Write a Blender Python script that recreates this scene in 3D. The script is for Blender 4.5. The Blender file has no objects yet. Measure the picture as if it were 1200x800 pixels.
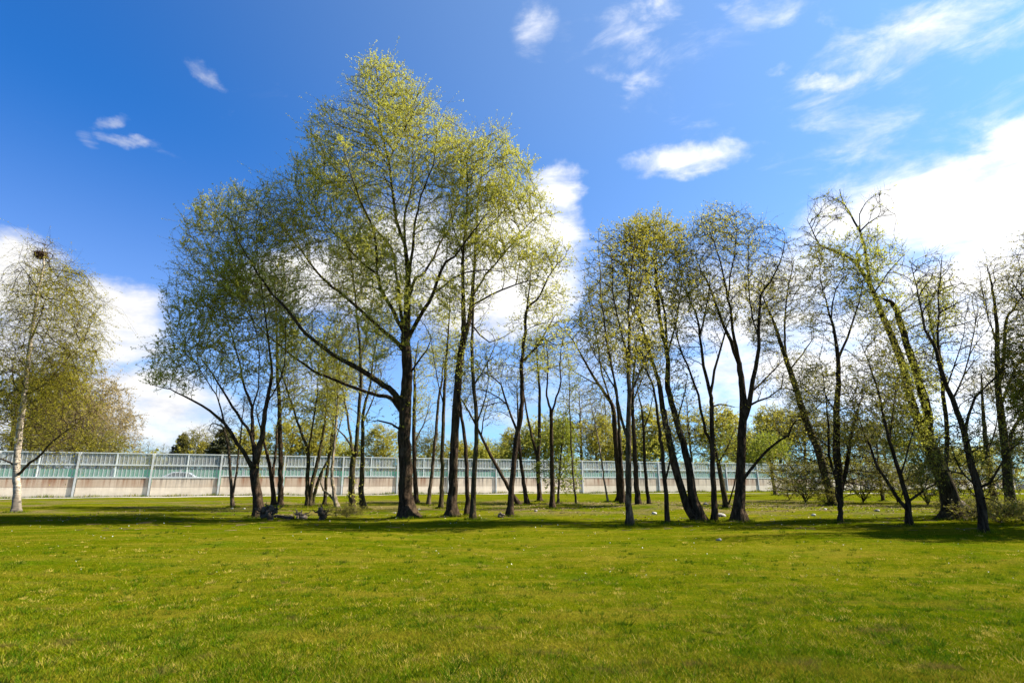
import bpy, math, random
import numpy as np
from mathutils import Vector

SC = bpy.context.scene
COL = SC.collection
R = math.radians
rng = np.random.default_rng(11)
random.seed(11)

# ------------------------------------------------------------------ camera model
FPX, CX, CY = 640.0, 600.0, 400.0            # focal length and centre in units of the 1200 px wide photo
PITCH = math.atan(165.0 / 640.0)
EYE = 1.6
CP, SP = math.cos(PITCH), math.sin(PITCH)


def ground_h(x, y):
    """Height of the lawn: nearly level, faint hummocks, a slow rise towards the barrier."""
    x = np.asarray(x, float); y = np.asarray(y, float)
    t = np.clip((y - 30.0) / 35.0, 0, 1); t = t * t * (3 - 2 * t)
    h = 0.25 * t
    h = h + 0.045 * np.sin(x * 0.31 + 1.3) * np.sin(y * 0.27 + 0.4) + 0.02 * np.sin(x * 0.83 + y * 0.37)
    h = h + 0.012 * np.sin(x * 2.1 - y * 1.3 + 0.7) * np.sin(y * 1.7 + x * 0.6)
    h = h + 0.34 * np.exp(-(((x - 8.3) / 2.6) ** 2 + ((y - 34.0) / 2.0) ** 2))
    h = h + 0.25 * np.exp(-(((x - 3.4) / 1.5) ** 2 + ((y - 38.5) / 1.2) ** 2))
    return h


def ray(px, py):
    px = np.asarray(px, float); py = np.asarray(py, float)
    a = (px - CX) / FPX; b = (CY - py) / FPX
    return a, CP - b * SP, SP + b * CP          # world direction per unit along the optical axis


def at(px, py, Y):
    """World point seen at photo pixel (px, py) at forward distance Y."""
    a, dy, dz = ray(px, py)
    k = np.asarray(Y, float) / dy
    return np.stack([a * k, dy * k, EYE + dz * k], -1)


def on_ground(px, py):
    a, dy, dz = ray(px, py)
    k = EYE / max(-float(dz), 1e-4)
    for _ in range(12):
        k = (EYE - float(ground_h(a * k, dy * k))) / max(-float(dz), 1e-4)
    p = np.array([a * k, dy * k, 0.0]); p[2] = float(ground_h(p[0], p[1]))
    return p


def px_scale(Y):
    """metres per photo pixel at forward distance Y"""
    return Y * CP / FPX


# ------------------------------------------------------------------ scene helpers
def tag(o, label=None, cat=None, group=None, kind=None):
    if label: o['label'] = label
    if cat: o['category'] = cat
    if group: o['group'] = group
    if kind: o['kind'] = kind
    return o


def empty(name, loc, rz=0.0):
    o = bpy.data.objects.new(name, None); COL.objects.link(o)
    o.location = [float(v) for v in loc]; o.rotation_euler = (0, 0, rz); o.empty_display_size = 0.3
    return o


def link(name, me, parent=None, mats=()):
    for m in mats: me.materials.append(m)
    o = bpy.data.objects.new(name, me); COL.objects.link(o)
    if parent is not None: o.parent = parent
    return o


def np_mesh(name, chunks, attr=None):
    """chunks: list of (verts (n,3), faces (m,k), material index, smooth[, per-vertex tint])"""
    V, LI, LS, MI, SM, AT = [], [], [], [], [], []
    vo = lo = 0
    for c in chunks:
        v, f, mi, sm = c[:4]
        if len(f) == 0: continue
        f = np.asarray(f, np.int64); k = f.shape[1]
        V.append(np.asarray(v, np.float32)); LI.append((f + vo).ravel())
        LS.append(lo + np.arange(len(f)) * k)
        MI.append(np.full(len(f), mi)); SM.append(np.full(len(f), sm))
        AT.append(np.asarray(c[4], np.float32) if len(c) > 4 else np.zeros(len(v), np.float32))
        vo += len(v); lo += f.size
    me = bpy.data.meshes.new(name)
    if not V: return me
    V = np.concatenate(V); LI = np.concatenate(LI).astype(np.int32); LS = np.concatenate(LS).astype(np.int32)
    me.vertices.add(len(V)); me.vertices.foreach_set('co', V.ravel())
    me.loops.add(len(LI)); me.loops.foreach_set('vertex_index', LI)
    me.polygons.add(len(LS)); me.polygons.foreach_set('loop_start', LS)
    me.polygons.foreach_set('material_index', np.concatenate(MI).astype(np.int32))
    me.polygons.foreach_set('use_smooth', np.concatenate(SM).astype(bool))
    if attr:
        a = me.attributes.new(attr, 'FLOAT', 'POINT'); a.data.foreach_set('value', np.concatenate(AT))
    me.update(calc_edges=True)
    return me


class MB:
    """Collects boxes and prisms into one mesh."""
    def __init__(self): self.c = []
    def box(self, x0, x1, y0, y1, z0, z1, mi=0):
        v = np.array([[x, y, z] for z in (z0, z1) for x, y in ((x0, y0), (x1, y0), (x1, y1), (x0, y1))])
        f = [[3, 2, 1, 0], [4, 5, 6, 7], [0, 1, 5, 4], [1, 2, 6, 5], [2, 3, 7, 6], [3, 0, 4, 7]]
        self.c.append((v, f, mi, False)); return self
    def mesh(self, name): return np_mesh(name, self.c)


def unit(v):
    return v / np.maximum(np.linalg.norm(v, axis=-1, keepdims=True), 1e-9)


def rand_unit(n):
    return unit(rng.normal(size=(n, 3)))


# ------------------------------------------------------------------ materials
def mat(name):
    m = bpy.data.materials.new(name); m.use_nodes = True
    nt = m.node_tree; b = nt.nodes['Principled BSDF']; b.inputs['Roughness'].default_value = 0.85
    b.inputs['Specular IOR Level'].default_value = 0.25
    return m, nt, b


def nd(nt, typ, ins=None, **kw):
    n = nt.nodes.new(typ)
    for k, v in kw.items(): setattr(n, k, v)
    for k, v in (ins or {}).items():
        if hasattr(v, 'is_output') and v.is_output: nt.links.new(v, n.inputs[k])
        else: n.inputs[k].default_value = v
    return n


def ramp(nt, fac, stops, interp='LINEAR'):
    n = nd(nt, 'ShaderNodeValToRGB', {'Fac': fac}); cr = n.color_ramp; cr.interpolation = interp
    while len(cr.elements) < len(stops): cr.elements.new(0.5)
    for e, (p, c) in zip(cr.elements, stops):
        e.position = p; e.color = (*c, 1) if len(c) == 3 else c
    return n.outputs['Color']


def noise(nt, vec, scale, detail=4, rough=0.55, dist=0.0):
    return nd(nt, 'ShaderNodeTexNoise', {'Vector': vec, 'Scale': scale, 'Detail': detail, 'Roughness': rough, 'Distortion': dist}).outputs['Fac']


def mix(nt, fac, a, b, blend='MIX'):
    n = nt.nodes.new('ShaderNodeMix'); n.data_type = 'RGBA'; n.blend_type = blend
    for i, v in ((0, fac), (6, a), (7, b)):
        if hasattr(v, 'is_output') and v.is_output: nt.links.new(v, n.inputs[i])
        else: n.inputs[i].default_value = v if i == 0 else ((*v, 1) if len(v) == 3 else v)
    return n.outputs[2]


def mth(nt, op, a, b=None, clamp=False):
    n = nt.nodes.new('ShaderNodeMath'); n.operation = op; n.use_clamp = clamp
    for i, v in enumerate((a, b)):
        if v is None: continue
        if hasattr(v, 'is_output') and v.is_output: nt.links.new(v, n.inputs[i])
        else: n.inputs[i].default_value = v
    return n.outputs[0]


def smooth(nt, x, lo, hi):
    n = nd(nt, 'ShaderNodeMapRange', {'Value': x, 'From Min': lo, 'From Max': hi}); n.interpolation_type = 'SMOOTHSTEP'
    return n.outputs[0]


def bump(nt, bsdf, h, strength, dist):
    b = nd(nt, 'ShaderNodeBump', {'Height': h, 'Strength': strength, 'Distance': dist})
    nt.links.new(b.outputs[0], bsdf.inputs['Normal'])


def obj_pos(nt):
    return nd(nt, 'ShaderNodeNewGeometry').outputs['Position']


def bark_mat(name, dark, light, moss, moss_amt):
    m, nt, b = mat(name)
    p = nd(nt, 'ShaderNodeTexCoord').outputs['Object']
    st = nd(nt, 'ShaderNodeMapping', {'Vector': p, 'Scale': (9, 9, 1.8)}).outputs[0]
    fis = noise(nt, st, 0.95, 7, 0.72, 0.6)
    mid = noise(nt, nd(nt, 'ShaderNodeMapping', {'Vector': p, 'Scale': (3, 3, 1.2)}).outputs[0], 2.4, 5, 0.7)
    big = noise(nt, p, 1.3, 4)
    c = ramp(nt, fis, [(0.36, dark), (0.52, light), (0.68, tuple(v * 2.1 for v in light))])
    c = mix(nt, mth(nt, 'MULTIPLY', smooth(nt, mid, 0.5, 0.62), 0.55), c, tuple(v * 1.1 for v in dark))
    c = mix(nt, mth(nt, 'MULTIPLY', smooth(nt, big, 0.5, 0.7), moss_amt), c, moss)
    nt.links.new(c, b.inputs['Base Color']); b.inputs['Roughness'].default_value = 1.0; b.inputs['Specular IOR Level'].default_value = 0.05
    bump(nt, b, mth(nt, 'ADD', fis, mid), 1.0, 0.12)
    return m


def leaf_mat(name, c_lo, c_mid, c_hi, trans=0.45):
    m, nt, b = mat(name)
    t = nd(nt, 'ShaderNodeAttribute', attribute_name='tint').outputs['Fac']
    c = ramp(nt, t, [(0.0, c_lo), (0.5, c_mid), (1.0, c_hi)])
    nt.links.new(c, b.inputs['Base Color']); b.inputs['Roughness'].default_value = 0.6
    tr = nd(nt, 'ShaderNodeBsdfTranslucent', {'Color': c})
    mx = nd(nt, 'ShaderNodeMixShader', {0: trans})
    nt.links.new(b.outputs[0], mx.inputs[1]); nt.links.new(tr.outputs[0], mx.inputs[2])
    nt.links.new(mx.outputs[0], nt.nodes['Material Output'].inputs['Surface'])
    return m


BARK = {
    'dark': bark_mat('bark_dark', (0.010, 0.007, 0.004), (0.056, 0.037, 0.022), (0.042, 0.040, 0.010), 0.4),
    'grey': bark_mat('bark_grey', (0.018, 0.013, 0.008), (0.105, 0.076, 0.048), (0.06, 0.056, 0.018), 0.4),
    'moss': bark_mat('bark_mossy', (0.013, 0.010, 0.005), (0.064, 0.048, 0.024), (0.058, 0.058, 0.012), 0.75),
    'twig': bark_mat('bark_willow_twig', (0.10, 0.075, 0.02), (0.20, 0.16, 0.04), (0.14, 0.14, 0.02), 0.5),
    'pale': bark_mat('bark_pale', (0.07, 0.055, 0.04), (0.24, 0.19, 0.13), (0.12, 0.12, 0.05), 0.4),
}


def birch_bark():
    m, nt, b = mat('bark_birch')
    p = nd(nt, 'ShaderNodeTexCoord').outputs['Object']
    st = nd(nt, 'ShaderNodeMapping', {'Vector': p, 'Scale': (1.5, 1.5, 9)}).outputs[0]
    n1 = noise(nt, st, 1.4, 5, 0.6)
    n2 = noise(nt, p, 2.0, 4)
    z = nd(nt, 'ShaderNodeSeparateXYZ', {0: p}).outputs[2]
    base_dark = smooth(nt, mth(nt, 'ADD', z, mth(nt, 'MULTIPLY', n2, 1.6)), 2.2, 0.9)
    c = ramp(nt, n1, [(0.36, (0.03, 0.025, 0.02)), (0.44, (0.32, 0.255, 0.18)), (0.7, (0.48, 0.40, 0.30))])
    c = mix(nt, smooth(nt, n2, 0.56, 0.68), c, (0.10, 0.08, 0.06))
    c = mix(nt, mth(nt, 'MULTIPLY', base_dark, 0.75), c, (0.05, 0.04, 0.03))
    nt.links.new(c, b.inputs['Base Color']); bump(nt, b, n1, 0.4, 0.02)
    return m


BARK['birch'] = birch_bark()
LEAF = {
    'willow': leaf_mat('leaf_willow', (0.30, 0.295, 0.03), (0.45, 0.425, 0.05), (0.58, 0.54, 0.09), 0.58),
    'green': leaf_mat('leaf_green', (0.22, 0.24, 0.025), (0.34, 0.335, 0.035), (0.46, 0.43, 0.06), 0.58),
    'gold': leaf_mat('leaf_gold', (0.26, 0.235, 0.025), (0.38, 0.335, 0.035), (0.50, 0.44, 0.06), 0.55),
    'olive': leaf_mat('leaf_olive', (0.13, 0.125, 0.014), (0.21, 0.19, 0.018), (0.31, 0.265, 0.028), 0.45),
    'birch': leaf_mat('leaf_birch', (0.23, 0.20, 0.012), (0.36, 0.31, 0.016), (0.47, 0.40, 0.024), 0.55),
    'fresh': leaf_mat('leaf_fresh', (0.15, 0.18, 0.014), (0.23, 0.25, 0.018), (0.33, 0.32, 0.03), 0.5),
    'tan': leaf_mat('leaf_tan', (0.20, 0.145, 0.04), (0.32, 0.235, 0.065), (0.42, 0.31, 0.095), 0.4),
    'needle': leaf_mat('leaf_needle', (0.022, 0.028, 0.010), (0.045, 0.05, 0.015), (0.09, 0.085, 0.03), 0.15),
}


# ------------------------------------------------------------------ tree growth
class Skeleton:
    def __init__(self):
        self.p, self.par, self.r, self.sid = [], [], [], []     # sid: stem number of a traced node, -1 for a grown one

    def add(self, p, par, r, sid):
        self.p.append(np.asarray(p, float)); self.par.append(par); self.r.append(r); self.sid.append(sid)
        return len(self.p) - 1


def catmull(pts, n):
    P = np.array([2 * pts[0] - pts[1], *pts, 2 * pts[-1] - pts[-2]])
    t = np.linspace(0, len(pts) - 1 - 1e-6, n); i = t.astype(int); f = (t - i)[:, None]
    a, b, c, d = P[i], P[i + 1], P[i + 2], P[i + 3]
    return 0.5 * (2 * b + (c - a) * f + (2 * a - 5 * b + 4 * c - d) * f ** 2 + (3 * b - a - 3 * c + d) * f ** 3)


def project(P):
    x, y, z = P[..., 0], P[..., 1], P[..., 2] - EYE
    dep = y * CP + z * SP; up = z * CP - y * SP
    return np.stack([CX + FPX * x / dep, CY - FPX * up / dep], -1)


def trace_stem(sk, pts, sid, Y0=None, base=None, dY=None, step=0.4, wig=0.022):
    """pts: [(px, py, width_px), ...] traced on the photo; the stem gets real distance from its root and leans in depth by dY metres."""
    a = np.array(pts, float)
    par = -1
    if base is None:
        q = project(np.array(sk.p)); d = np.hypot(q[:, 0] - a[0, 0], q[:, 1] - a[0, 1])
        par = int(np.argmin(d)); Y0 = sk.p[par][1]
        a[0, :2] = q[par]
    seg = np.hypot(*np.diff(a[:, :2], axis=0).T); L = seg.sum() * px_scale(Y0)
    if dY is None: dY = rng.uniform(-0.45, 0.45) * L if base is None else rng.uniform(-0.06, 0.06) * L
    n = max(4, int(L / step))
    c = catmull(a, n)
    t = np.linspace(0, 1, n)
    Y = Y0 + dY * t ** 1.2
    W = at(c[:, 0], c[:, 1], Y)
    W[1:-1] += rng.normal(size=(n - 2, 3)) * wig * step * 2
    rad = c[:, 2] / 2 * px_scale(Y)
    if base is not None:
        W[0] = base
        under = W[0] - np.array([0, 0, 0.25])
        par = sk.add(under, -1, rad[0] * 1.5, sid)
    first = 0 if base is not None else 1
    for i in range(first, n):
        r = max(rad[i], 0.006)
        if base is not None: r *= 1 + min(0.5, 0.12 + 1.1 * rad[0]) * math.exp(-max(W[i][2] - base[2], 0) / 0.28)
        else: r = min(r, sk.r[par] * 0.95) if i == 1 else r
        par = sk.add(W[i], par, r, sid)


def colonise(sk, A, D, kill, trop=(0, 0, 0.25), inertia=0.6, maxit=90, infl=25.0, minr_sprout=0.0):
    P = np.array(sk.p); par = list(sk.par); n0 = len(P)
    dirs = np.zeros((n0, 3))
    for i, q in enumerate(par):
        if q >= 0: dirs[i] = P[i] - P[q]
    dirs = unit(dirs); kids = np.zeros(n0, int)
    d = np.full(len(A), 1e9); near = np.zeros(len(A), int)
    for s in range(0, n0, 400):
        dd = np.linalg.norm(A[:, None] - P[None, s:s + 400], axis=2); j = dd.argmin(1); m = dd[np.arange(len(A)), j]
        b = m < d; d[b] = m[b]; near[b] = j[b] + s
    alive = d > kill
    trop = np.array(trop); newp, newpar = [], []
    for it in range(maxit):
        act = alive & (d < infl)
        if not act.any(): break
        ids, inv = np.unique(near[act], return_inverse=True)
        g = unit(A[act] - P[near[act]])
        v = np.zeros((len(ids), 3)); np.add.at(v, inv, g)
        v = unit(v) + trop + inertia * dirs[ids] + rng.normal(size=v.shape) * 0.10
        rep = kids[ids] >= 1                                  # a node that has sprouted before makes straight for its closest goal
        if rep.any():
            da = d[act]; o = np.lexsort((da, inv)); first = np.r_[True, np.diff(inv[o]) > 0]
            v[rep] = (g[o][first] + 0.1 * trop + 0.25 * dirs[ids])[rep]
        v = unit(v); src = ids
        Q = P[src] + v * D * rng.uniform(0.8, 1.15, (len(src), 1))
        kids[src] += 1
        base = len(P)
        P = np.concatenate([P, Q]); dirs = np.concatenate([dirs, v]); kids = np.concatenate([kids, np.zeros(len(Q), int)])
        newpar.extend(src.tolist()); newp.extend(Q)
        for s in range(0, len(Q), 400):
            dd = np.linalg.norm(A[:, None] - Q[None, s:s + 400], axis=2); j = dd.argmin(1); m = dd[np.arange(len(A)), j]
            b = m < d; d[b] = m[b]; near[b] = j[b] + s + base
        alive &= d > kill
    for q, pa in zip(newp, newpar): sk.add(q, pa, 0.0, -1)


def finish_radii(sk, tip=0.0085, e=2.05):
    n = len(sk.p); acc = np.zeros(n); r = np.array(sk.r)
    for i in range(n - 1, -1, -1):
        if sk.sid[i] < 0:
            r[i] = max(tip, acc[i] ** (1 / e)) if acc[i] > 0 else tip
        q = sk.par[i]
        if q >= 0:
            if sk.sid[q] < 0: acc[q] += r[i] ** e
    for i in range(n):                       # a grown branch never thicker than what carries it
        q = sk.par[i]
        if q >= 0 and sk.sid[i] < 0: r[i] = min(r[i], r[q] * 0.92 if sk.sid[q] >= 0 else r[q])
    sk.r = r.tolist()


def ring_frame(t):
    ref = np.where(np.abs(t[:, [2]]) < 0.9, np.array([[0.0, 0.0, 1.0]]), np.array([[0.0, 1.0, 0.0]]))
    ref = np.array([[0.13, 0.97, 0.19]]) + 0 * t
    bad = np.abs((t * ref).sum(1)) > 0.93
    ref[bad] = (0.9, 0.1, 0.3)
    u = unit(np.cross(t, ref)); return u, np.cross(t, u)


def tubes(sk, sel, mi=0, off=None, lumpy=True, base_z=None):
    """Tapered branch segments of the selected nodes (each from its parent), as chunks."""
    P = np.array(sk.p); par = np.array(sk.par); r = np.array(sk.r)
    n = len(P); has = par >= 0
    din = np.zeros((n, 3)); din[has] = unit(P[has] - P[par[has]]); din[~has] = (0, 0, 1)
    main = np.full(n, -1)
    order = np.argsort(r, kind='stable')
    sid = np.array(sk.sid)
    for i in order:
        q = par[i]
        if q >= 0: 
            m = main[q]
            if m < 0 or not (sid[m] == sid[q] and sid[m] >= 0 and sid[i] != sid[q]): main[q] = i
    tg = din.copy(); hm = main >= 0; tg[hm] = unit(din[hm] + din[main[hm]])
    idx = np.nonzero(sel & has)[0]
    out = []
    rm = np.maximum(r[idx], 0)
    for lo, hi, k in ((0.10, 99, 14), (0.035, 0.10, 7), (0.014, 0.035, 4), (0, 0.014, 3)):
        s = idx[(rm >= lo) & (rm < hi)]
        if not len(s): continue
        q = par[s]; ism = main[q] == s
        t0 = np.where(ism[:, None], tg[q], din[s]); r0 = np.where(ism, r[q], np.minimum(r[q] * 0.95, r[s] * 1.25))
        rings = []
        for c, t, rr in ((P[q], t0, r0), (P[s], tg[s], r[s])):
            u, w = ring_frame(t); a = np.arange(k) * 2 * math.pi / k
            rad = np.repeat(rr[:, None], k, 1)
            if k == 14 and lumpy:
                ph = c[:, [2]] * 1.7 + c[:, [0]]
                if base_z is not None:
                    fl = np.exp(-np.maximum(c[:, [2]] - base_z, 0) / 0.28)
                    rad = rad * (1 + fl * np.minimum(0.30, 1.2 * rr[:, None]) * (np.sin(4 * a + 1.3) + 0.6 * np.sin(7 * a)))
                rad = rad * (1 + 0.05 * np.sin(3 * a + ph) + 0.045 * np.sin(5 * a - 1.6 * ph + 1) + 0.03 * np.sin(2 * a + 4.3 * ph))
            rings.append(c[:, None] + rad[..., None] * (np.cos(a)[None, :, None] * u[:, None] + np.sin(a)[None, :, None] * w[:, None]))
        V = np.concatenate(rings, 1).reshape(-1, 3)
        if off is not None: V = V - off
        b = (np.arange(len(s)) * 2 * k)[:, None, None]; j = np.arange(k); j2 = (j + 1) % k
        F = (b + np.stack([j, j2, j2 + k, j + k], -1)[None]).reshape(-1, 4)
        out.append((V, F, mi, True))
    return out


LV_MUL = 1.45


def twig_leaves(P, dirs, spec, off, mi_twig=0, mi_leaf=1):
    """Fine shoots at the given points and small leaves along them. spec: tw, tl, lv, ls, droop, up."""
    n = len(P)
    if n == 0: return []
    kk = rng.normal(size=(6, 3)) * np.array([0.9, 0.9, 0.7]) / spec.get('clump', 1.0); ph = rng.uniform(0, 6.28, 6)
    lump = np.clip(0.5 + 0.32 * np.sin(P @ kk.T + ph).sum(1) / 1.2, 0.06, 1.6)
    tw = spec['tw']; reps = rng.poisson(tw * (0.55 + 0.9 * lump)) if tw > 0 else np.zeros(n, int)
    dens_ = np.repeat(0.25 + 1.5 * lump, reps)
    P = np.repeat(P, reps, 0); dirs = np.repeat(dirs, reps, 0); n = len(P)
    if n == 0: return []
    d = unit(dirs * spec.get('along', 0.9) + rng.normal(size=(n, 3)) * 0.75 + np.array([0, 0, spec.get('up', 0.25)]))
    L = spec['tl'] * rng.uniform(0.4, 1.25, n) * np.where(rng.random(n) < 0.10, rng.uniform(1.6, 2.6, n), 1.0)
    droop = spec.get('droop', 0.0)
    mid = P + d * (L * 0.5)[:, None]
    d2 = unit(d + np.array([0, 0, -1.0]) * droop * rng.uniform(0.5, 1.3, (n, 1)) + rng.normal(size=(n, 3)) * 0.2)
    tip = mid + d2 * (L * (0.5 + 0.8 * min(droop, 1)))[:, None]
    out = []
    r0 = spec.get('tr', 0.0055)
    for A, B, ra, rb in ((P, mid, r0, r0 * 0.7), (mid, tip, r0 * 0.7, r0 * 0.25)):
        t = unit(B - A); u, w = ring_frame(t); a = np.arange(3) * 2 * math.pi / 3
        ring = np.cos(a)[None, :, None] * u[:, None] + np.sin(a)[None, :, None] * w[:, None]
        V = np.concatenate([A[:, None] + ring * ra, B[:, None] + ring * rb], 1).reshape(-1, 3) - off
        b = (np.arange(n) * 6)[:, None, None]; j = np.arange(3); j2 = (j + 1) % 3
        F = (b + np.stack([j, j2, j2 + 3, j + 3], -1)[None]).reshape(-1, 4)
        out.append((V, F, mi_twig, True))
    # leaves in tufts along the shoot
    k = rng.poisson(spec['lv'] * LV_MUL * dens_)
    bare = spec.get('bare')                       # function of position -> chance that a shoot carries no leaves
    if bare is not None: k = np.where(rng.random(n) < bare(P), 0, k)
    A = np.repeat(P, k, 0); M = np.repeat(mid, k, 0); T = np.repeat(tip, k, 0); dd = np.repeat(d2, k, 0)
    tuft = np.repeat(rng.random(n), k)
    m = len(A)
    if m:
        t = (1 - 0.85 * rng.random(m) ** 1.7)[:, None]
        C = np.where(t < 0.5, A + (M - A) * t * 2, M + (T - M) * (t - 0.5) * 2)
        ax = unit(dd * 0.5 + rand_unit(m) * 0.9 + np.array([0, 0, spec.get('hang', 0.0)]))
        bx = unit(np.cross(ax, rand_unit(m)))
        Ls = spec['ls'] * rng.uniform(0.55, 1.35, m)[:, None]; Ws = Ls * spec.get('lw', 0.42)
        V = np.stack([C, C + ax * Ls * 0.45 + bx * Ws * 0.5, C + ax * Ls, C + ax * Ls * 0.45 - bx * Ws * 0.5], 1).reshape(-1, 3) - off
        F = np.arange(m * 4).reshape(-1, 4)
        tint = np.clip(0.55 * tuft + 0.45 * rng.random(m), 0, 1)
        out.append((V, F, mi_leaf, False, np.repeat(tint, 4)))
    return out


def blob_points(cx, cy, rx, ry, n, Y, dep=1.15):
    """n attractors in an ellipsoid that measures rx by ry photo pixels at distance Y and is about as deep as wide."""
    u = rand_unit(n) * (rng.random((n, 1)) ** (1 / 2.4))
    s = px_scale(Y)
    rd = rx * s * dep
    return at(cx + rx * u[:, 0], cy - ry * u[:, 2], Y + rd * u[:, 1])


BASES = []


def tree(name, label, cat, stems, crowns, bark, leaf, spec, group=None, Y=None, ivy=(), D=0.27, dens=60.0, tip=0.0085,
         trop=(0, 0, 0.25), thick=0.03, seed=0, limb_bark=None):
    """stems: [(kind, pts, dY)], kind 'trunk' starts on the ground, 'limb' on the nearest traced wood."""
    global rng
    rng = np.random.default_rng(1000 + seed)
    sk = Skeleton(); kinds = []
    base0 = None
    for s, st in enumerate(stems):
        kind, pts = st[0], st[1]; dY = st[2] if len(st) > 2 else None
        kinds.append(kind)
        if kind == 'trunk':
            b = on_ground(pts[0][0], pts[0][1])
            if base0 is None: base0 = b
            trace_stem(sk, pts, s, Y0=b[1], base=b, dY=dY, step=0.34)
        else:
            trace_stem(sk, pts, s, dY=dY)
    Yb = base0[1]
    pts = []
    for c in crowns:
        n = int(8.5 * math.pi * c[2] * c[3] / dens * (c[4] if len(c) > 4 else 1.0))
        pts.append(blob_points(c[0], c[1], c[2], c[3], n, Yb + (c[5] if len(c) > 5 else 0.0)))
    n_traced = len(sk.p)
    if pts:
        A = np.concatenate(pts)
        colonise(sk, A, D, D * 1.25, trop=trop)
    finish_radii(sk, tip)
    sid = np.array(sk.sid)
    root = empty(name, base0)
    tag(root, label, cat, group)
    BASES.extend((sk.p[i + 1], sk.r[i + 1]) for i, q_ in enumerate(sk.par) if q_ < 0)
    for s, kind in enumerate(kinds):
        ch = tubes(sk, sid == s, off=base0, base_z=base0[2] if kind == 'trunk' else None)
        link(kind, np_mesh(kind, ch), root, (BARK[limb_bark if limb_bark and kind == 'limb' else bark],))
    P = np.array(sk.p); par = np.array(sk.par); r = np.array(sk.r)
    ch = tubes(sk, sid < 0, 0, base0)
    dirs = np.zeros_like(P); h = par >= 0; dirs[h] = unit(P[h] - P[par[h]])
    pick = (r < thick) & (np.arange(len(P)) >= n_traced)
    thin_traced = (r < thick) & (np.arange(len(P)) < n_traced)
    pick |= thin_traced
    ch += twig_leaves(P[pick], dirs[pick], spec, base0)
    for (y0, y1, num, tl) in ivy:
        q = project(P); c = np.nonzero((np.arange(len(P)) < n_traced) & (q[:, 1] > y0) & (q[:, 1] < y1))[0]
        if len(c):
            c = rng.choice(c, num); sp = dict(spec); sp.update(tw=1.5, tl=tl, up=0.1, along=0.0)
            side = rand_unit(num); side[:, 2] *= 0.3; side = unit(side)
            ch += twig_leaves(P[c] + side * r[c][:, None] * 0.9 + rng.normal(size=(num, 3)) * [0, 0, 0.15], side, sp, base0)
    if ch: link('crown', np_mesh('crown', ch, 'tint'), root, (BARK[spec.get('twigbark', 'dark')], LEAF[leaf]))
    return root

SKY_TINT, SKY_GLOW, SKY_LOW, SKY_STR, CLOUD_STR, EXPOSURE = (0.155, 0.61, 1.12), (1.1, 1.15, 0.5), (1.5, 1.1, 0.25), 0.062, 0.33, 1.67

# ------------------------------------------------------------------ the trees of the grove, traced from the photograph
S_WILLOW = dict(tw=2.3, tl=0.62, lv=9.5, clump=0.6, ls=0.070, lw=0.42, up=0.6, along=1.1, twigbark='twig')
S_GREEN = dict(tw=2.0, tl=0.5, lv=8.5, ls=0.085, lw=0.42, up=0.2, twigbark='dark')
S_GOLD = dict(tw=2.4, tl=0.5, lv=6.0, ls=0.058, lw=0.6, up=0.3, twigbark='dark')
S_BUDS = dict(tw=3.4, tl=0.55, lv=1.3, ls=0.08, lw=0.55, up=0.35, twigbark='dark')
S_SPARSE = dict(tw=3.0, tl=0.5, lv=4.2, ls=0.07, lw=0.5, up=0.2, twigbark='grey')
S_BIRCH = dict(tw=1.7, tl=0.75, lv=5.5, ls=0.06, lw=0.6, up=0.0, droop=0.9, twigbark='dark', hang=-0.3)

tree('birch_tree', 'white barked birch with drooping golden twigs and a nest in its top', 'tree', [
    ('trunk', [(19, 600, 9), (20, 575, 7.4), (19, 550, 7), (22, 515, 6.4), (28, 465, 5.6), (31, 440, 5), (36, 400, 4.2), (43, 350, 3.2), (50, 315, 2.6), (53, 292, 1.4)], 0),
    ('limb', [(19, 556, 3.4), (32, 546, 3), (48, 532, 2.6), (64, 516, 2), (84, 500, 1.2), (104, 486, 0.6)]),
    ('limb', [(34, 462, 3), (50, 452, 2.4), (66, 436, 2), (84, 414, 1.4), (98, 402, 0.7)]),
    ('limb', [(27, 466, 2.6), (19, 455, 2), (15, 440, 1.6), (14, 420, 1.0)]),
    ('limb', [(37, 395, 2), (46, 375, 1.6), (58, 340, 1.2), (72, 318, 0.6)]),
    ('limb', [(45, 340, 1.6), (32, 320, 1.2), (22, 308, 0.6)]),
    ('limb', [(19, 545, 2.6), (8, 540, 2), (-10, 534, 1.5)]),
], [(52, 345, 60, 55, 1.2), (50, 405, 74, 58, 1.3), (54, 468, 68, 48, 0.6), (64, 510, 54, 28, 0.45), (47, 298, 26, 24, 1.2), (98, 365, 30, 38, 0.6)],
    'birch', 'birch', S_BIRCH, seed=1, dens=80, limb_bark='grey', trop=(0, 0, 0.05))

tree('bent_sapling', 'small dark sapling with bent over tip left of the bushy willow', 'tree', [
    ('trunk', [(273, 594, 4.6), (271, 570, 3.6), (269, 537, 3), (264.5, 507, 2.6), (259, 499, 2), (249, 496, 1.5), (245, 503, 1)], 0),
    ('limb', [(272, 586, 3), (277, 554, 2.4), (280, 526, 2), (284, 491, 1.3), (286, 470, 0.7)]),
], [(258, 500, 18, 16), (284, 485, 14, 24, 0.6)], 'grey', 'olive', S_BUDS, seed=2)

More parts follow.
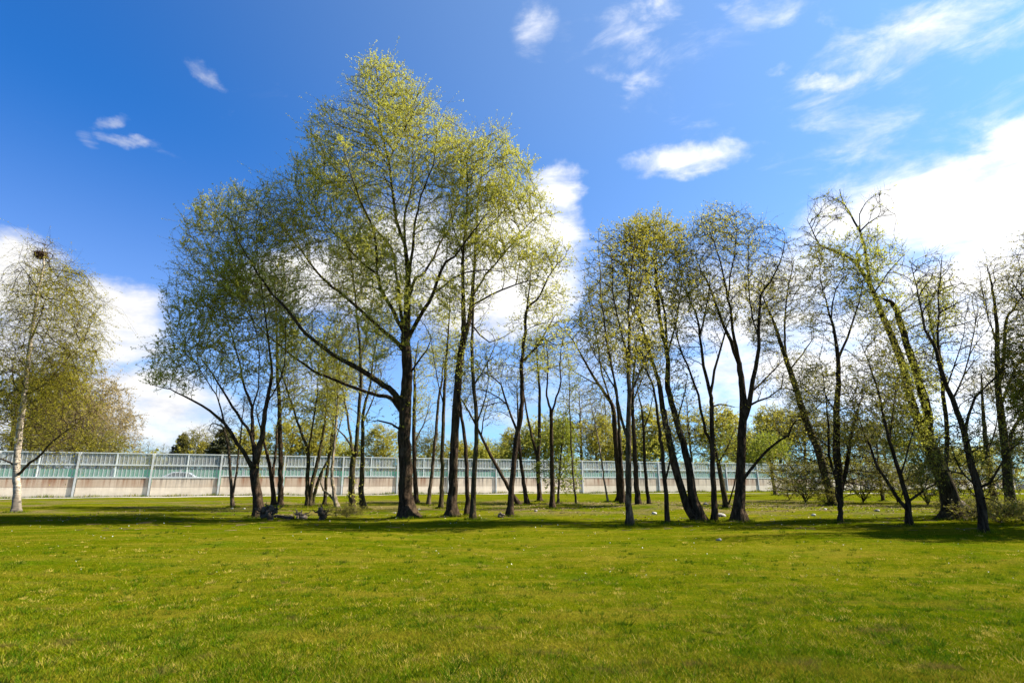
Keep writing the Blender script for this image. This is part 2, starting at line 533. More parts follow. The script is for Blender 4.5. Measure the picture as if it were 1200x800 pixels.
tree('bushy_willow', 'many limbed willow with a wide leaning green crown, root clump at its foot', 'tree', [
    ('trunk', [(304, 606, 13), (302.5, 590, 11), (299.5, 565, 10), (298, 549, 9.5), (301, 540, 7.5), (303, 528, 7), (308, 508, 6), (311, 478, 5), (317, 450, 4), (318, 427, 3), (311, 370, 2), (302, 300, 1.2), (300, 250, 0.7)]),
    ('limb', [(297, 549, 5.5), (281, 524, 4.4), (262, 496, 3.6), (242, 478, 2.8), (215, 464, 2), (196, 455, 1.3), (176, 450, 0.7)]),
    ('limb', [(297, 545, 5), (295, 512, 3.6), (282, 491, 3.2), (267, 466, 2.5), (251, 441, 1.8), (237, 422, 1), (224, 396, 0.6)]),
    ('limb', [(300, 538, 5), (296, 510, 4.2), (295, 477, 3.4), (285, 450, 2.6), (278, 414, 1.8), (262, 360, 1.2), (248, 300, 0.7)]),
    ('limb', [(260, 494, 2), (255, 466, 1.7), (243, 447, 1.4), (226, 420, 0.9), (212, 392, 0.5)]),
    ('limb', [(296, 480, 2.2), (303, 450, 1.8), (302, 400, 1.3), (285, 330, 0.9), (272, 262, 0.5)]),
    ('limb', [(313, 470, 2), (330, 440, 1.5), (335, 390, 1), (330, 330, 0.6)]),
], [(290, 262, 58, 48), (245, 285, 42, 52), (228, 350, 40, 60), (290, 345, 60, 60), (210, 425, 40, 38, 0.9), (262, 415, 55, 48, 0.85), (312, 400, 36, 62, 0.8), (330, 300, 40, 60, 0.8)],
    'dark', 'willow', dict(S_GREEN, lv=10, tw=2.0, ls=0.072, tl=0.6, up=0.5, clump=0.6, twigbark='twig'), seed=3, dens=70, ivy=((540, 560, 8, 0.3),))

tree('slim_tree', 'forked dark stem standing beside the bushy willow against the barrier', 'tree', [
    ('trunk', [(321, 593, 6), (319, 566, 4.6), (315, 540, 4), (311, 526, 3), (306, 505, 2), (300, 480, 1.2)]),
    ('limb', [(319.5, 560, 3.6), (322, 540, 3), (324, 515, 2.6), (325, 497, 2.2), (331, 478, 1.4), (336, 455, 0.8)]),
], [(306, 470, 22, 30, 0.7), (335, 450, 20, 36, 0.7)], 'dark', 'olive', S_SPARSE, seed=4)

tree('slim_tree', 'tall straight dark trunk right beside a forked stem behind the bushy willow', 'tree', [
    ('trunk', [(328.5, 593, 6.4), (329, 554, 5.4), (328, 510, 5), (327, 466, 4.2), (325, 436, 3.4), (324, 380, 2.4), (322, 320, 1.2)]),
    ('limb', [(327, 450, 2), (340, 420, 1.4), (350, 385, 0.8)]),
], [(325, 350, 32, 60, 0.7), (345, 400, 28, 40, 0.6)], 'dark', 'green', S_SPARSE, seed=5)

tree('clump_willow', 'clump of slender mossy stems spreading upward left of the ivy covered pair', 'tree', [
    ('trunk', [(361, 594, 6), (360, 566, 4.6), (361, 530, 4), (353, 507, 3), (341, 471, 2.2), (331, 441, 1.5), (322, 410, 0.8)]),
    ('trunk', [(363, 594, 5), (366, 566, 4.5), (374, 532, 3.8), (381, 491, 2.6), (383, 455, 1.8), (380, 410, 1)]),
    ('trunk', [(366, 593, 4), (370, 572, 3.8), (379.5, 548, 3), (388, 529, 2.4), (391, 495, 1.6), (395, 450, 0.8)]),
    ('limb', [(361, 528, 2.4), (366, 500, 2), (372, 460, 1.4), (374, 420, 0.8)]),
], [(345, 460, 34, 36), (378, 470, 30, 50), (385, 410, 34, 40, 0.8), (350, 410, 32, 40, 0.7), (375, 515, 24, 24, 0.5)],
    'moss', 'willow', dict(S_GREEN, lv=7), seed=6, ivy=((440, 570, 80, 0.4),))

tree('young_tree', 'thin upright stem with dark lower bark right of the mossy stem clump', 'tree', [
    ('trunk', [(380.5, 592, 4.4), (382, 566, 3.6), (386, 532, 3.2), (391, 490, 2.2), (394, 450, 1.6), (396, 400, 0.8)]),
    ('limb', [(386, 530, 1.8), (397, 505, 1.4), (404, 470, 0.8)]),
], [(392, 460, 20, 44, 0.8)], 'moss', 'willow', S_SPARSE, seed=7, ivy=((470, 560, 14, 0.35),))

tree('young_tree', 'pale curved stem lit by sun between the mossy clump and ivy covered pair', 'tree', [
    ('trunk', [(395.5, 595, 5.6), (391.5, 576, 4.2), (389, 554, 3.6), (392, 518, 3.2), (395, 482, 2.6), (397, 441, 1.6), (400, 400, 0.8)]),
    ('limb', [(374, 592, 2.6), (377, 570, 2.2), (379, 550, 1.5)]),
], [(398, 430, 24, 46, 0.8)], 'pale', 'willow', S_SPARSE, seed=8, ivy=((450, 590, 50, 0.3),))

tree('ivy_clad_tree', 'slender trunk wrapped in hanging greenery down to a brush heap, left of the giant', 'tree', [
    ('trunk', [(413, 603, 8), (412, 576, 7), (414, 537, 6.4), (417, 530, 5), (418.5, 510, 4.6), (421, 477, 4.2), (423, 441, 3.8), (421.5, 408, 3.2), (416, 350, 2.4), (410, 290, 1.2)]),
    ('limb', [(414, 537, 4), (410, 510, 3), (404, 466, 2.2), (400, 449, 1.4), (392, 410, 0.8)]),
    ('limb', [(412.5, 524, 2.6), (404, 511, 2), (395, 502, 1.4), (388, 492, 0.8)]),
    ('limb', [(421, 420, 1.8), (432, 380, 1.4), (440, 330, 0.8)]),
], [(412, 350, 40, 60, 0.7), (400, 430, 30, 40, 0.6), (385, 480, 24, 24, 0.5), (425, 300, 40, 40, 0.5)],
    'moss', 'willow', S_SPARSE, seed=9, ivy=((430, 602, 150, 0.45),))

tree('ivy_clad_tree', 'dark slender trunk with sparse greenery just left of the giant trunk', 'tree', [
    ('trunk', [(426, 597, 7.4), (423.5, 576, 6.2), (425, 543, 5), (425, 521, 4.4), (426, 482, 3.6), (433, 455, 2.6), (437, 422, 1.8), (444, 385, 0.9)]),
    ('limb', [(425, 500, 2.2), (436, 470, 1.6), (447, 440, 0.9)]),
], [(436, 430, 26, 50, 0.8), (445, 385, 24, 30, 0.7)], 'moss', 'willow', S_SPARSE, seed=10, ivy=((470, 595, 80, 0.4),))

tree('giant_willow', 'tallest and thickest tree, straight dark trunk under a huge yellow green crown', 'tree', [
    ('trunk', [(478.5, 606, 19), (476, 585, 16.5), (475, 550, 15.5), (474.3, 515, 15), (474.3, 480, 14), (477, 449, 13), (477, 420, 12.4), (475.5, 395, 11), (478, 350, 8), (477.5, 314, 6), (473.5, 285, 4.6), (464.5, 258, 4), (460, 224, 3.6), (455, 188, 3), (445, 145, 2.2), (442, 92, 1.3), (440, 72, 0.7)], 0.3),
    ('limb', [(472, 476, 9), (466, 465, 8), (451, 452, 7), (440, 444, 6.4), (421, 432, 6), (404, 423, 5.4), (389, 415, 5), (371, 401, 4.4), (355, 387, 4), (340, 367, 3.6), (317, 342, 3), (300, 317, 2.2), (282, 287, 1.6), (270, 258, 0.9)], -2.5),
    ('limb', [(472, 486, 6.5), (466, 475, 5.6), (457, 466, 5), (437, 461, 4.4), (421, 456, 4), (388, 443, 3.4), (371, 436, 3), (349, 421, 2.6), (330, 407, 2.2), (307, 387, 1.8), (292, 370, 1.4), (280, 345, 1), (274, 318, 0.6)], 2.5),
    ('limb', [(474, 412, 6.5), (462, 398, 5.4), (450, 389, 4.6), (421, 362, 4), (400, 344, 3.6), (385, 332, 3.2), (372, 320, 2.8), (357, 300, 2.2), (345, 284, 1.7), (328, 258, 1)], 3.5),
    ('limb', [(474, 398, 5.6), (467, 378, 5), (456, 357, 4.4), (445, 335, 4), (441, 302, 3.2), (438, 270, 2.4), (420, 230, 1.8), (410, 200, 1.3), (402, 172, 0.7)], -4),
    ('limb', [(474, 380, 4.6), (469, 355, 4), (464.5, 322, 3.4), (458, 290, 2.8), (434, 261, 2.2), (417, 228, 1.6), (392, 196, 1)], 4.5),
    ('limb', [(478, 330, 5), (475, 296, 4), (474, 254, 3), (482.5, 218, 2.2), (484, 180, 1.5), (478, 130, 0.8)], 2),
    ('limb', [(478, 345, 5.4), (481, 312, 4), (487, 260, 3), (493, 232, 2.2), (508, 190, 1.5), (512, 155, 0.8)], -3),
    ('limb', [(478, 352, 4.6), (487, 327, 3.8), (500, 316, 3.2), (517, 284, 2.4), (530, 258, 1.8), (540, 215, 1)], 4),
    ('limb', [(481, 402, 6), (490, 374, 5), (506.5, 347, 4.4), (520, 311, 3.6), (535, 298, 2.6), (554, 272, 2), (571, 250, 1.2)], -3.5),
    ('limb', [(506, 348, 3), (522, 334, 2.6), (538, 322, 2.2), (562, 316, 1.7), (588, 318, 0.9)], -4.5),
    ('limb', [(439, 323, 2.6), (418, 302, 2.2), (400, 281, 1.8), (380, 262, 1.2), (366, 240, 0.7)], 2),
    ('limb', [(474, 507, 3), (459, 496, 2.4), (443, 492, 1.8), (430, 495, 1)], -2),
    ('limb', [(481, 440, 3), (488, 425, 2.4), (498, 414, 1.8), (505, 398, 1)], -1),
    ('limb', [(456, 196, 2), (440, 170, 1.5), (418, 140, 0.9)], 2),
    ('limb', [(456, 190, 2), (470, 160, 1.5), (488, 125, 0.9)], -2),
], [(440, 100, 34, 34, 1.1), (465, 135, 52, 42, 1.1), (405, 160, 46, 48, 1.1), (395, 215, 60, 52, 1.0), (460, 200, 66, 58, 0.9), (520, 185, 40, 52, 1.0), (425, 285, 70, 45, 0.5), (505, 265, 50, 55, 0.55), (350, 265, 44, 40, 0.75),
    (300, 262, 42, 38, 0.45), (285, 320, 38, 46, 0.5), (340, 350, 48, 38, 0.45), (470, 345, 80, 45, 0.35), (410, 400, 60, 40, 0.25), (330, 225, 24, 24, 0.5)],
    'dark', 'willow', S_WILLOW, seed=11, dens=58, ivy=((390, 500, 200, 0.5), (300, 400, 60, 0.5)), trop=(0, 0, 0.3))

tree('forked_willow', 'second thickest trunk right of the giant, forking high into a bright crown', 'tree', [
    ('trunk', [(529, 605, 12.5), (531, 560, 10.6), (533, 506, 9.6), (537, 448, 9), (539.5, 420, 8.4), (543.6, 389, 6.8), (542.6, 360, 5.4), (542.3, 308, 4), (545, 272, 3), (548, 220, 2), (546, 180, 1)]),
    ('limb', [(540, 414, 6.5), (548.5, 380, 5.8), (552, 360, 5), (555.5, 320, 4), (557, 284, 3.2), (560, 242, 2.2), (565, 200, 1.4), (566, 170, 0.7)]),
    ('limb', [(554, 345, 3), (566, 326, 2.6), (581, 308, 2.2), (602, 284, 1.8), (614, 269, 1.4), (634, 250, 0.7)]),
    ('limb', [(553, 357, 3), (568, 350, 2.6), (581, 343, 2.2), (608, 332, 1.7), (630, 327, 0.9)], -3),
    ('limb', [(557, 282, 2.4), (570, 268, 2), (584, 254, 1.6), (602, 236, 1.2), (618, 220, 0.6)]),
    ('limb', [(543, 300, 2.2), (532, 268, 1.7), (526, 230, 1)]),
    ('limb', [(555, 375, 2), (570, 400, 1.7), (588, 396, 1.2), (600, 388, 0.7)], 1.5),
], [(555, 200, 44, 44, 1.15), (590, 225, 46, 46, 1.15), (560, 265, 50, 48, 0.9), (625, 255, 26, 32, 1.0), (600, 300, 50, 38, 0.5), (545, 330, 32, 50, 0.4), (576, 166, 24, 22, 0.7)],
    'dark', 'willow', S_WILLOW, seed=12, dens=58, ivy=((370, 460, 90, 0.45),), trop=(0, 0, 0.35))

tree('slim_tree', 'left stem of two close thin dark trunks right of the forking one', 'tree', [
    ('trunk', [(547, 604, 6), (548, 571, 5), (544.6, 516, 4.4), (540, 480, 3.4), (538, 445, 2.4), (537, 400, 1.2)]),
], [(536, 430, 22, 40, 0.7)], 'dark', 'willow', S_SPARSE, seed=13)

tree('slim_tree', 'right stem of two close thin dark trunks, running up into the yellow crown', 'tree', [
    ('trunk', [(554, 608.6, 7), (555, 571, 6), (558, 522, 5.4), (558, 490, 5), (555, 451, 4.4), (553, 409, 4), (554, 376, 3), (556, 320, 1.6)]),
    ('limb', [(555.5, 455, 2), (568, 432, 1.6), (580, 405, 1)]),
    ('limb', [(557, 500, 2), (566, 475, 1.6), (572, 450, 1)]),
], [(565, 420, 34, 36, 0.6), (556, 350, 26, 40, 0.6)], 'moss', 'willow', S_SPARSE, seed=14)

tree('thin_tree', 'thin dark stem leaning slightly right, nearest the right flank of the giant', 'tree', [
    ('trunk', [(502, 592, 4.6), (506, 555, 4), (511, 503, 3.6), (514, 467, 3), (517.6, 448, 2.4), (520, 420, 1.2)]),
], [(520, 430, 20, 36, 0.8)], 'grey', 'willow', S_SPARSE, seed=15)

tree('thin_tree', 'upright thin stem between the giant and the forking willow, sunlit at foot', 'tree', [
    ('trunk', [(516.6, 596, 5.4), (518, 555, 4.8), (519, 506, 4.2), (521.5, 441, 3.6), (524, 409, 2.8), (526, 380, 1.8), (528, 340, 0.9)]),
    ('limb', [(520, 470, 1.6), (512, 440, 1.2), (506, 405, 0.7)]),
], [(518, 400, 24, 44, 0.9)], 'moss', 'willow', S_SPARSE, seed=16, ivy=((400, 480, 20, 0.35),))

tree('thin_tree', 'dark stem half hidden close behind the right side of the giant trunk', 'tree', [
    ('trunk', [(488, 590, 6), (486, 550, 5), (485, 500, 4.4), (486, 460, 3.6), (486, 430, 2.4), (490, 400, 1.2)]),
    ('limb', [(486, 520, 1.8), (497, 495, 1.3), (504, 470, 0.7)]),
], [(498, 480, 18, 30, 0.6), (495, 420, 22, 30, 0.6)], 'dark', 'willow', S_SPARSE, seed=17)

tree('crooked_tree', 'crooked dark tree with a high bright crown tuft, pale stump at its foot', 'tree', [
    ('trunk', [(597, 605, 7.5), (600.5, 562, 6.4), (604, 522.5, 6), (610, 490, 5.4), (612, 457, 5), (611, 425, 4.6), (615, 392, 4), (617, 364, 3.4), (632, 347, 2.4), (644, 323, 1.7), (653, 308, 0.9)]),
    ('limb', [(613, 424, 3), (630, 405, 2.4), (643, 383, 1.8), (650, 370, 1)], 2),
    ('limb', [(605, 508, 3), (594, 474, 2.4), (587.5, 451, 1.9), (570, 438, 1.2), (558, 430, 0.7)], -2),
    ('limb', [(617, 368, 2), (620, 340, 1.4), (622, 315, 0.8)], -1.5),
    ('limb', [(594, 478, 1.6), (580, 462, 1.2), (566, 456, 0.7)], 1),
], [(650, 302, 22, 22, 2.0), (640, 350, 26, 26, 0.7), (650, 390, 26, 26, 0.7), (575, 440, 32, 24, 0.5), (620, 400, 26, 50, 0.4), (622, 330, 16, 26, 0.8), (560, 470, 30, 26, 0.4)],
    'dark', 'willow', dict(S_GREEN, lv=4.5), seed=18)

tree('leaning_tree', 'slender dead looking stem leaning far to the left across the crooked tree', 'tree', [
    ('trunk', [(608.6, 592, 5.4), (594, 568, 4.2), (578, 539, 3.8), (565, 513, 3.2), (552, 487, 2.4), (542, 470, 1.6), (532, 452, 0.8)]),
    ('limb', [(565, 513, 1.7), (567, 490, 1.3), (572, 470, 0.7)]),
], [(548, 462, 24, 28, 0.5), (572, 480, 18, 24, 0.5)], 'dark', 'olive', S_BUDS, seed=19)

tree('thin_tree', 'thin stem slanting left at its top, just right of the crooked tree', 'tree', [
    ('trunk', [(618, 591, 5.4), (612, 555, 4), (608.6, 522.5, 3.4), (607, 490, 2.6), (606, 460, 1.4)]),
], [(604, 460, 18, 34, 0.6)], 'dark', 'olive', S_SPARSE, seed=20)

tree('forked_sapling', 'thin dark tree forked near wall top left of the light green young tree', 'tree', [
    ('trunk', [(633, 588, 5.4), (630.5, 548, 4.6), (632, 506, 4), (632, 457, 3.2), (630, 425, 2.2), (628, 395, 1.2)]),
    ('limb', [(630.5, 542, 3.4), (621.6, 503, 2.8), (615, 470, 2), (611, 440, 1.1)]),
], [(628, 420, 26, 40, 0.7), (612, 450, 18, 30, 0.6)], 'dark', 'willow', S_SPARSE, seed=21)

tree('forked_sapling', 'dark Y shaped tree standing inside the light green foliage near the barrier', 'tree', [
    ('trunk', [(647.6, 596, 6), (647, 555, 5), (646, 497, 4.2), (645, 480, 3.2), (641, 462, 2.4), (642, 432, 1.6), (641, 400, 0.8)]),
    ('limb', [(646.4, 488, 3), (651, 467, 2.4), (657, 451, 1.9), (656, 425, 1.4), (659, 398, 0.7)]),
], [(642, 420, 22, 36, 0.6), (660, 415, 18, 34, 0.6)], 'dark', 'willow', S_SPARSE, seed=22)

tree('young_tree', 'young tree in fresh light green leaf in front of the barrier', 'tree', [
    ('trunk', [(654, 590, 3), (655, 565, 2.6), (657, 540, 2.2), (659, 510, 1.5), (660, 490, 0.8)]),
    ('limb', [(655, 560, 1.4), (664, 545, 1), (670, 530, 0.6)]),
], [(655, 520, 20, 38, 1.4), (662, 555, 18, 24, 1.4), (640, 550, 14, 22, 0.9)], 'grey', 'fresh', dict(S_GREEN, lv=4, ls=0.12, lw=0.6), seed=23, Y=None)

tree('thin_tree', 'very thin straight sapling rising right of the light green young tree', 'tree', [
    ('trunk', [(675.5, 593, 2.6), (672, 560, 2.1), (670, 530, 1.9), (668, 490, 1.5), (667, 450, 1), (666, 420, 0.6)]),
], [(667, 460, 12, 36, 0.7)], 'grey', 'fresh', S_SPARSE, seed=24)

tree('thin_tree', 'pale slanting sapling standing far back between two dark trunks', 'tree', [
    ('trunk', [(712.5, 588, 2.6), (707, 555, 2), (702, 520, 1.7), (697, 495, 1.2), (692, 470, 0.7)]),
], [(698, 490, 20, 26, 0.8)], 'pale', 'olive', S_SPARSE, seed=25)

tree('spreading_tree', 'dark trunk whose long limbs sweep up to the left over blue sky', 'tree', [
    ('trunk', [(727, 588, 8.4), (724.5, 548, 7), (721, 509, 6), (718.5, 479, 5), (711, 464, 4), (693, 437, 3), (678, 410, 2.2), (666, 392, 1.4), (650, 378, 0.7)]),
    ('trunk', [(730, 590, 6), (727.5, 548, 5), (726.6, 521, 4.4), (724, 480, 3), (719, 440, 2.4), (712, 400, 1.6), (704, 350, 0.8)]),
    ('limb', [(716, 474, 2.4), (706, 440, 2), (700, 400, 1.5), (690, 350, 0.8)]),
    ('limb', [(703, 452, 2), (690, 445, 1.5), (672, 435, 0.8)]),
], [(690, 400, 34, 44, 0.7), (668, 405, 26, 34, 0.6), (708, 370, 28, 56, 0.6), (690, 460, 32, 20, 0.4)],
    'dark', 'olive', S_SPARSE, seed=26, dens=45)

tree('tall_maple', 'grey sunlit trunk nearest the viewer in the middle, with many upright branches', 'tree', [
    ('trunk', [(737.5, 615.5, 8.4), (736.5, 585, 7.2), (736.5, 560, 7), (736.5, 515, 6.5), (737.4, 470, 5.6), (736.5, 434, 5), (737.5, 398, 4), (737, 360, 3), (741, 310, 1.9), (744, 270, 0.9)]),
    ('limb', [(735.5, 514, 4), (726, 482, 3.2), (721.5, 452, 2.8), (714, 416, 2.3), (707.5, 370, 1.8), (704, 340, 1.4), (702, 302, 1), (701, 272, 0.6)]),
    ('limb', [(737, 425, 3), (728, 390, 2.4), (719, 345, 1.8), (718, 312, 1.3), (714, 285, 0.7)]),
    ('limb', [(737, 470, 2.6), (748, 440, 2.2), (757, 420, 1.8), (765, 390, 1)]),
    ('limb', [(737, 380, 2), (750, 340, 1.5), (756, 300, 0.8)]),
    ('limb', [(724, 460, 2), (712, 440, 1.6), (696, 412, 1.1), (684, 385, 0.6)]),
], [(706, 310, 24, 44, 0.9), (738, 320, 36, 56, 0.85), (730, 400, 46, 44, 0.5), (700, 370, 30, 40, 0.6)],
    'grey', 'gold', S_GOLD, seed=27, dens=44, trop=(0, 0, 0.45))

tree('slim_tree', 'dark straight trunk just behind and right of the grey sunlit one', 'tree', [
    ('trunk', [(748.5, 595, 6.6), (745.5, 560, 5.8), (743.4, 515, 5), (741.6, 488, 4), (742, 450, 3), (746, 400, 1.6)]),
    ('limb', [(743, 470, 1.8), (752, 445, 1.4), (760, 420, 0.8)]),
], [(750, 420, 28, 36, 0.6)], 'dark', 'olive', S_SPARSE, seed=28)

tree('thin_tree', 'thin dark stem alone in the gap left of the leaning triple trunk', 'tree', [
    ('trunk', [(760.5, 592, 4.2), (756, 548, 3.6), (754.5, 509, 3), (751.5, 479, 2.2), (747, 455, 1.2)]),
    ('limb', [(754, 505, 1.4), (762, 480, 1.1), (767, 455, 0.6)]),
], [(752, 460, 20, 30, 0.7)], 'dark', 'olive', S_SPARSE, seed=29)

tree('forked_sapling', 'dark young tree with a low fork in front of the leaning triple trunk', 'tree', [
    ('trunk', [(782.4, 613, 5.8), (778.5, 560, 4.8), (775.5, 524, 4.2), (772.5, 500, 3.6), (766.5, 458, 2.8), (759, 437, 2), (750, 410, 1.1)]),
    ('limb', [(780, 568, 2.8), (784.5, 542, 2), (788, 520, 1.2)]),
], [(758, 430, 26, 34, 0.7), (788, 505, 14, 22, 0.6)], 'dark', 'olive', S_SPARSE, seed=30)

tree('leaning_triple_tree', 'thick dark triple trunk leaning left under a golden flowering crown', 'tree', [
    ('trunk', [(822, 611, 12), (813, 584, 10.5), (807, 548, 8.5), (798, 509, 7.6), (786, 467, 6.8), (781.5, 449, 6.4), (783, 419, 5.4), (776, 390, 4.4), (771, 350, 3.2), (767, 310, 2.2), (766, 270, 1)]),
    ('trunk', [(818, 611, 9), (804, 590, 8.4), (792, 548, 8), (783, 509, 7.2), (777, 479, 6.4), (772.5, 449, 5.4), (765, 425, 4.4), (756, 395, 3.2), (745, 360, 2.2), (735, 330, 1.4), (728, 290, 0.7)]),
    ('limb', [(799, 580, 5), (789, 548, 4.4), (784, 520, 3.6), (780, 480, 2.4)], 2),
    ('limb', [(777, 396, 3), (772.5, 365, 2.6), (760, 327, 2), (753, 298, 1.4), (748, 268, 0.7)]),
    ('limb', [(782.5, 415, 3.2), (778, 362, 2.6), (770, 327, 2), (770, 290, 1.2), (776, 262, 0.6)]),
    ('limb', [(783, 418, 2.6), (792, 380, 2), (796, 350, 1.4), (802, 310, 0.7)]),
    ('limb', [(790, 500, 2), (800, 470, 1.5), (806, 440, 0.8)]),
], [(765, 285, 44, 34, 1.35), (735, 300, 34, 34, 1.1), (795, 295, 24, 34, 0.8), (765, 340, 46, 40, 0.7), (750, 390, 40, 40, 0.5), (798, 450, 18, 40, 0.4)],
    'dark', 'gold', dict(S_GOLD, lv=7.5, tw=2.4), seed=31, dens=52, trop=(0, 0, 0.4))

tree('slim_maple', 'slender dark trunk forking like a vase right of the leaning triple trunk', 'tree', [
    ('trunk', [(837, 611, 7), (835.5, 560, 6), (834.6, 515, 5.4), (834, 479, 5), (831.6, 458, 4.4), (823.5, 425, 3.6), (819, 380, 2.6), (809, 352, 1.8), (797, 318, 0.9)]),
    ('limb', [(834, 458, 3.4), (840, 425, 2.8), (850, 389, 2), (858, 362, 1)]),
    ('limb', [(834.5, 521, 4), (825, 497, 3.4), (816, 455, 2.8), (804, 425, 2.2), (795, 398, 1.6), (788, 370, 0.8)]),
    ('limb', [(834, 480, 1.8), (846, 474, 1.5), (861, 477, 0.9)]),
    ('limb', [(820, 392, 2.2), (828, 360, 1.6), (832, 320, 0.8)]),
], [(810, 335, 36, 44, 0.8), (830, 375, 30, 40, 0.6), (800, 400, 30, 40, 0.5)], 'dark', 'gold', dict(S_BUDS, lv=2.2), seed=32, dens=44, trop=(0, 0, 0.45))

tree('dark_maple', 'stout black trunk in shade with a long low limb reaching right', 'tree', [
    ('trunk', [(866, 611, 14), (868, 560, 10.6), (869, 515, 10), (870.6, 491, 9), (870, 458, 7.6), (867, 431, 6.4), (859.5, 408, 5), (851, 388, 4), (840, 360, 3), (832, 337, 2), (822, 318, 1.2), (812, 290, 0.6)]),
    ('limb', [(872, 496, 6.5), (876, 480, 6), (883.5, 440, 5.2), (889, 410, 4.4), (890, 380, 3.6), (892, 345, 2.8), (906, 325, 2), (917, 300, 1.2), (920, 275, 0.6)]),
    ('limb', [(866, 428, 4.4), (861, 398, 3.8), (856, 365, 3), (850, 335, 2.4), (843, 303, 1.7), (832, 272, 0.8)]),
    ('limb', [(855, 352, 2.2), (857, 320, 1.8), (862, 290, 1.3), (863, 255, 0.6)]),
    ('limb', [(870, 565, 4), (875, 556, 3.6), (888, 539, 3.2), (906, 521, 2.8), (924, 509, 2.4), (930, 494, 2), (942, 491, 1.2)], -1.5),
    ('limb', [(878, 477, 2.8), (888, 470, 2.4), (901, 466, 1.8), (916, 454, 1)]),
    ('limb', [(881, 455, 2.4), (897, 445, 2), (908, 432, 1.5), (918, 422, 0.8)], 2),
    ('limb', [(889, 395, 2), (880, 360, 1.6), (876, 320, 1.2), (878, 280, 0.6)]),
], [(850, 282, 40, 40, 1.15), (880, 300, 36, 46, 1.0), (815, 300, 30, 38, 0.9), (865, 350, 56, 40, 0.5), (905, 320, 30, 50, 0.8), (905, 440, 26, 34, 0.4), (920, 500, 24, 18, 0.4)],
    'dark', 'gold', dict(S_BUDS, lv=1.0, tw=3.6), seed=33, dens=40, trop=(0, 0, 0.4))

tree('young_tree', 'mossy leaning trunk with fresh yellow green leaves close behind the stout black trunk', 'tree', [
    ('trunk', [(852, 596, 6.6), (846, 566, 5.6), (841.5, 542, 4.4), (838, 524, 3), (833, 500, 1.6)]),
    ('limb', [(842, 545, 1.8), (852, 525, 1.4), (860, 505, 0.8)]),
    ('limb', [(858, 592, 2), (862, 560, 1.6), (864, 530, 1)]),
], [(845, 525, 22, 26, 1.2), (862, 518, 22, 22, 1.1), (826, 535, 14, 20, 0.7)], 'moss', 'fresh', dict(S_GREEN, lv=3.6), seed=34)

tree('young_tree', 'small leaning tree with bright yellow green crown by the barrier right of black trunk', 'tree', [
    ('trunk', [(909, 580, 4), (904.5, 555, 3.4), (901, 525, 2.4), (899, 505, 1.3)]),
    ('limb', [(903, 545, 1.5), (913, 528, 1), (920, 518, 0.6)]),
], [(903, 525, 26, 18, 1.5), (885, 532, 18, 14, 1.2)], 'grey', 'fresh', dict(S_GREEN, lv=4.5, ls=0.14, lw=0.6), seed=35)

tree('leaning_ivy_tree', 'long mossy trunk leaning left from behind a thin forked tree', 'tree', [
    ('trunk', [(977, 592, 9.5), (969, 566, 9), (960, 530, 8.6), (945, 494, 8), (933, 455, 7), (921, 420, 5.4), (909, 384, 3.6), (900, 362, 2.2), (888, 335, 1)]),
    ('limb', [(921, 421, 3), (919.5, 385, 2.4), (922, 350, 1.8), (930, 305, 0.9)]),
    ('limb', [(926, 436, 2.2), (940, 415, 1.7), (953, 396, 1)]),
    ('limb', [(936, 465, 2), (925, 455, 1.6), (912, 457, 0.9)]),
], [(915, 345, 34, 44, 0.8), (940, 350, 28, 40, 0.7), (940, 450, 34, 44, 0.6), (900, 385, 26, 36, 0.6)],
    'moss', 'olive', dict(S_SPARSE, lv=3.6), seed=36, dens=40, ivy=((420, 590, 40, 0.3),))

tree('vase_tree', 'thin footed dark tree widening upward into several stems, drooping olive foliage', 'tree', [
    ('trunk', [(984.6, 612, 5.4), (985, 594, 5.4), (984, 580, 8), (982, 555, 8.4), (980, 515, 8), (981.6, 455, 6), (982.5, 425, 5), (977, 385, 3.4), (970, 362, 2.2), (962, 330, 1)]),
    ('limb', [(986, 580, 5), (992, 550, 4.8), (997.5, 509, 3.8), (1003, 490, 2.4), (1010, 465, 1.2)]),
    ('limb', [(981, 566, 3.4), (972, 535, 3), (970, 500, 2.4), (967, 455, 1.4), (960, 420, 0.7)]),
    ('limb', [(983, 420, 3.2), (995, 392, 2.6), (1005, 358, 1.8), (1012, 325, 0.8)]),
    ('limb', [(972, 376, 2), (978, 345, 1.6), (988, 325, 0.8)]),
    ('limb', [(981, 480, 2.2), (968, 470, 1.7), (955, 480, 1)]),
], [(960, 480, 38, 56, 1.0), (1000, 470, 34, 60, 0.9), (975, 370, 32, 46, 0.7), (1005, 345, 22, 32, 0.7), (952, 540, 34, 44, 1.6), (1014, 540, 34, 44, 1.6), (985, 500, 50, 50, 0.7), (970, 320, 30, 30, 0.5)],
    'dark', 'olive', dict(S_GREEN, lv=4.5, ls=0.075, droop=0.25), seed=37, dens=36, trop=(0, 0, 0.05), ivy=((460, 590, 40, 0.35),))

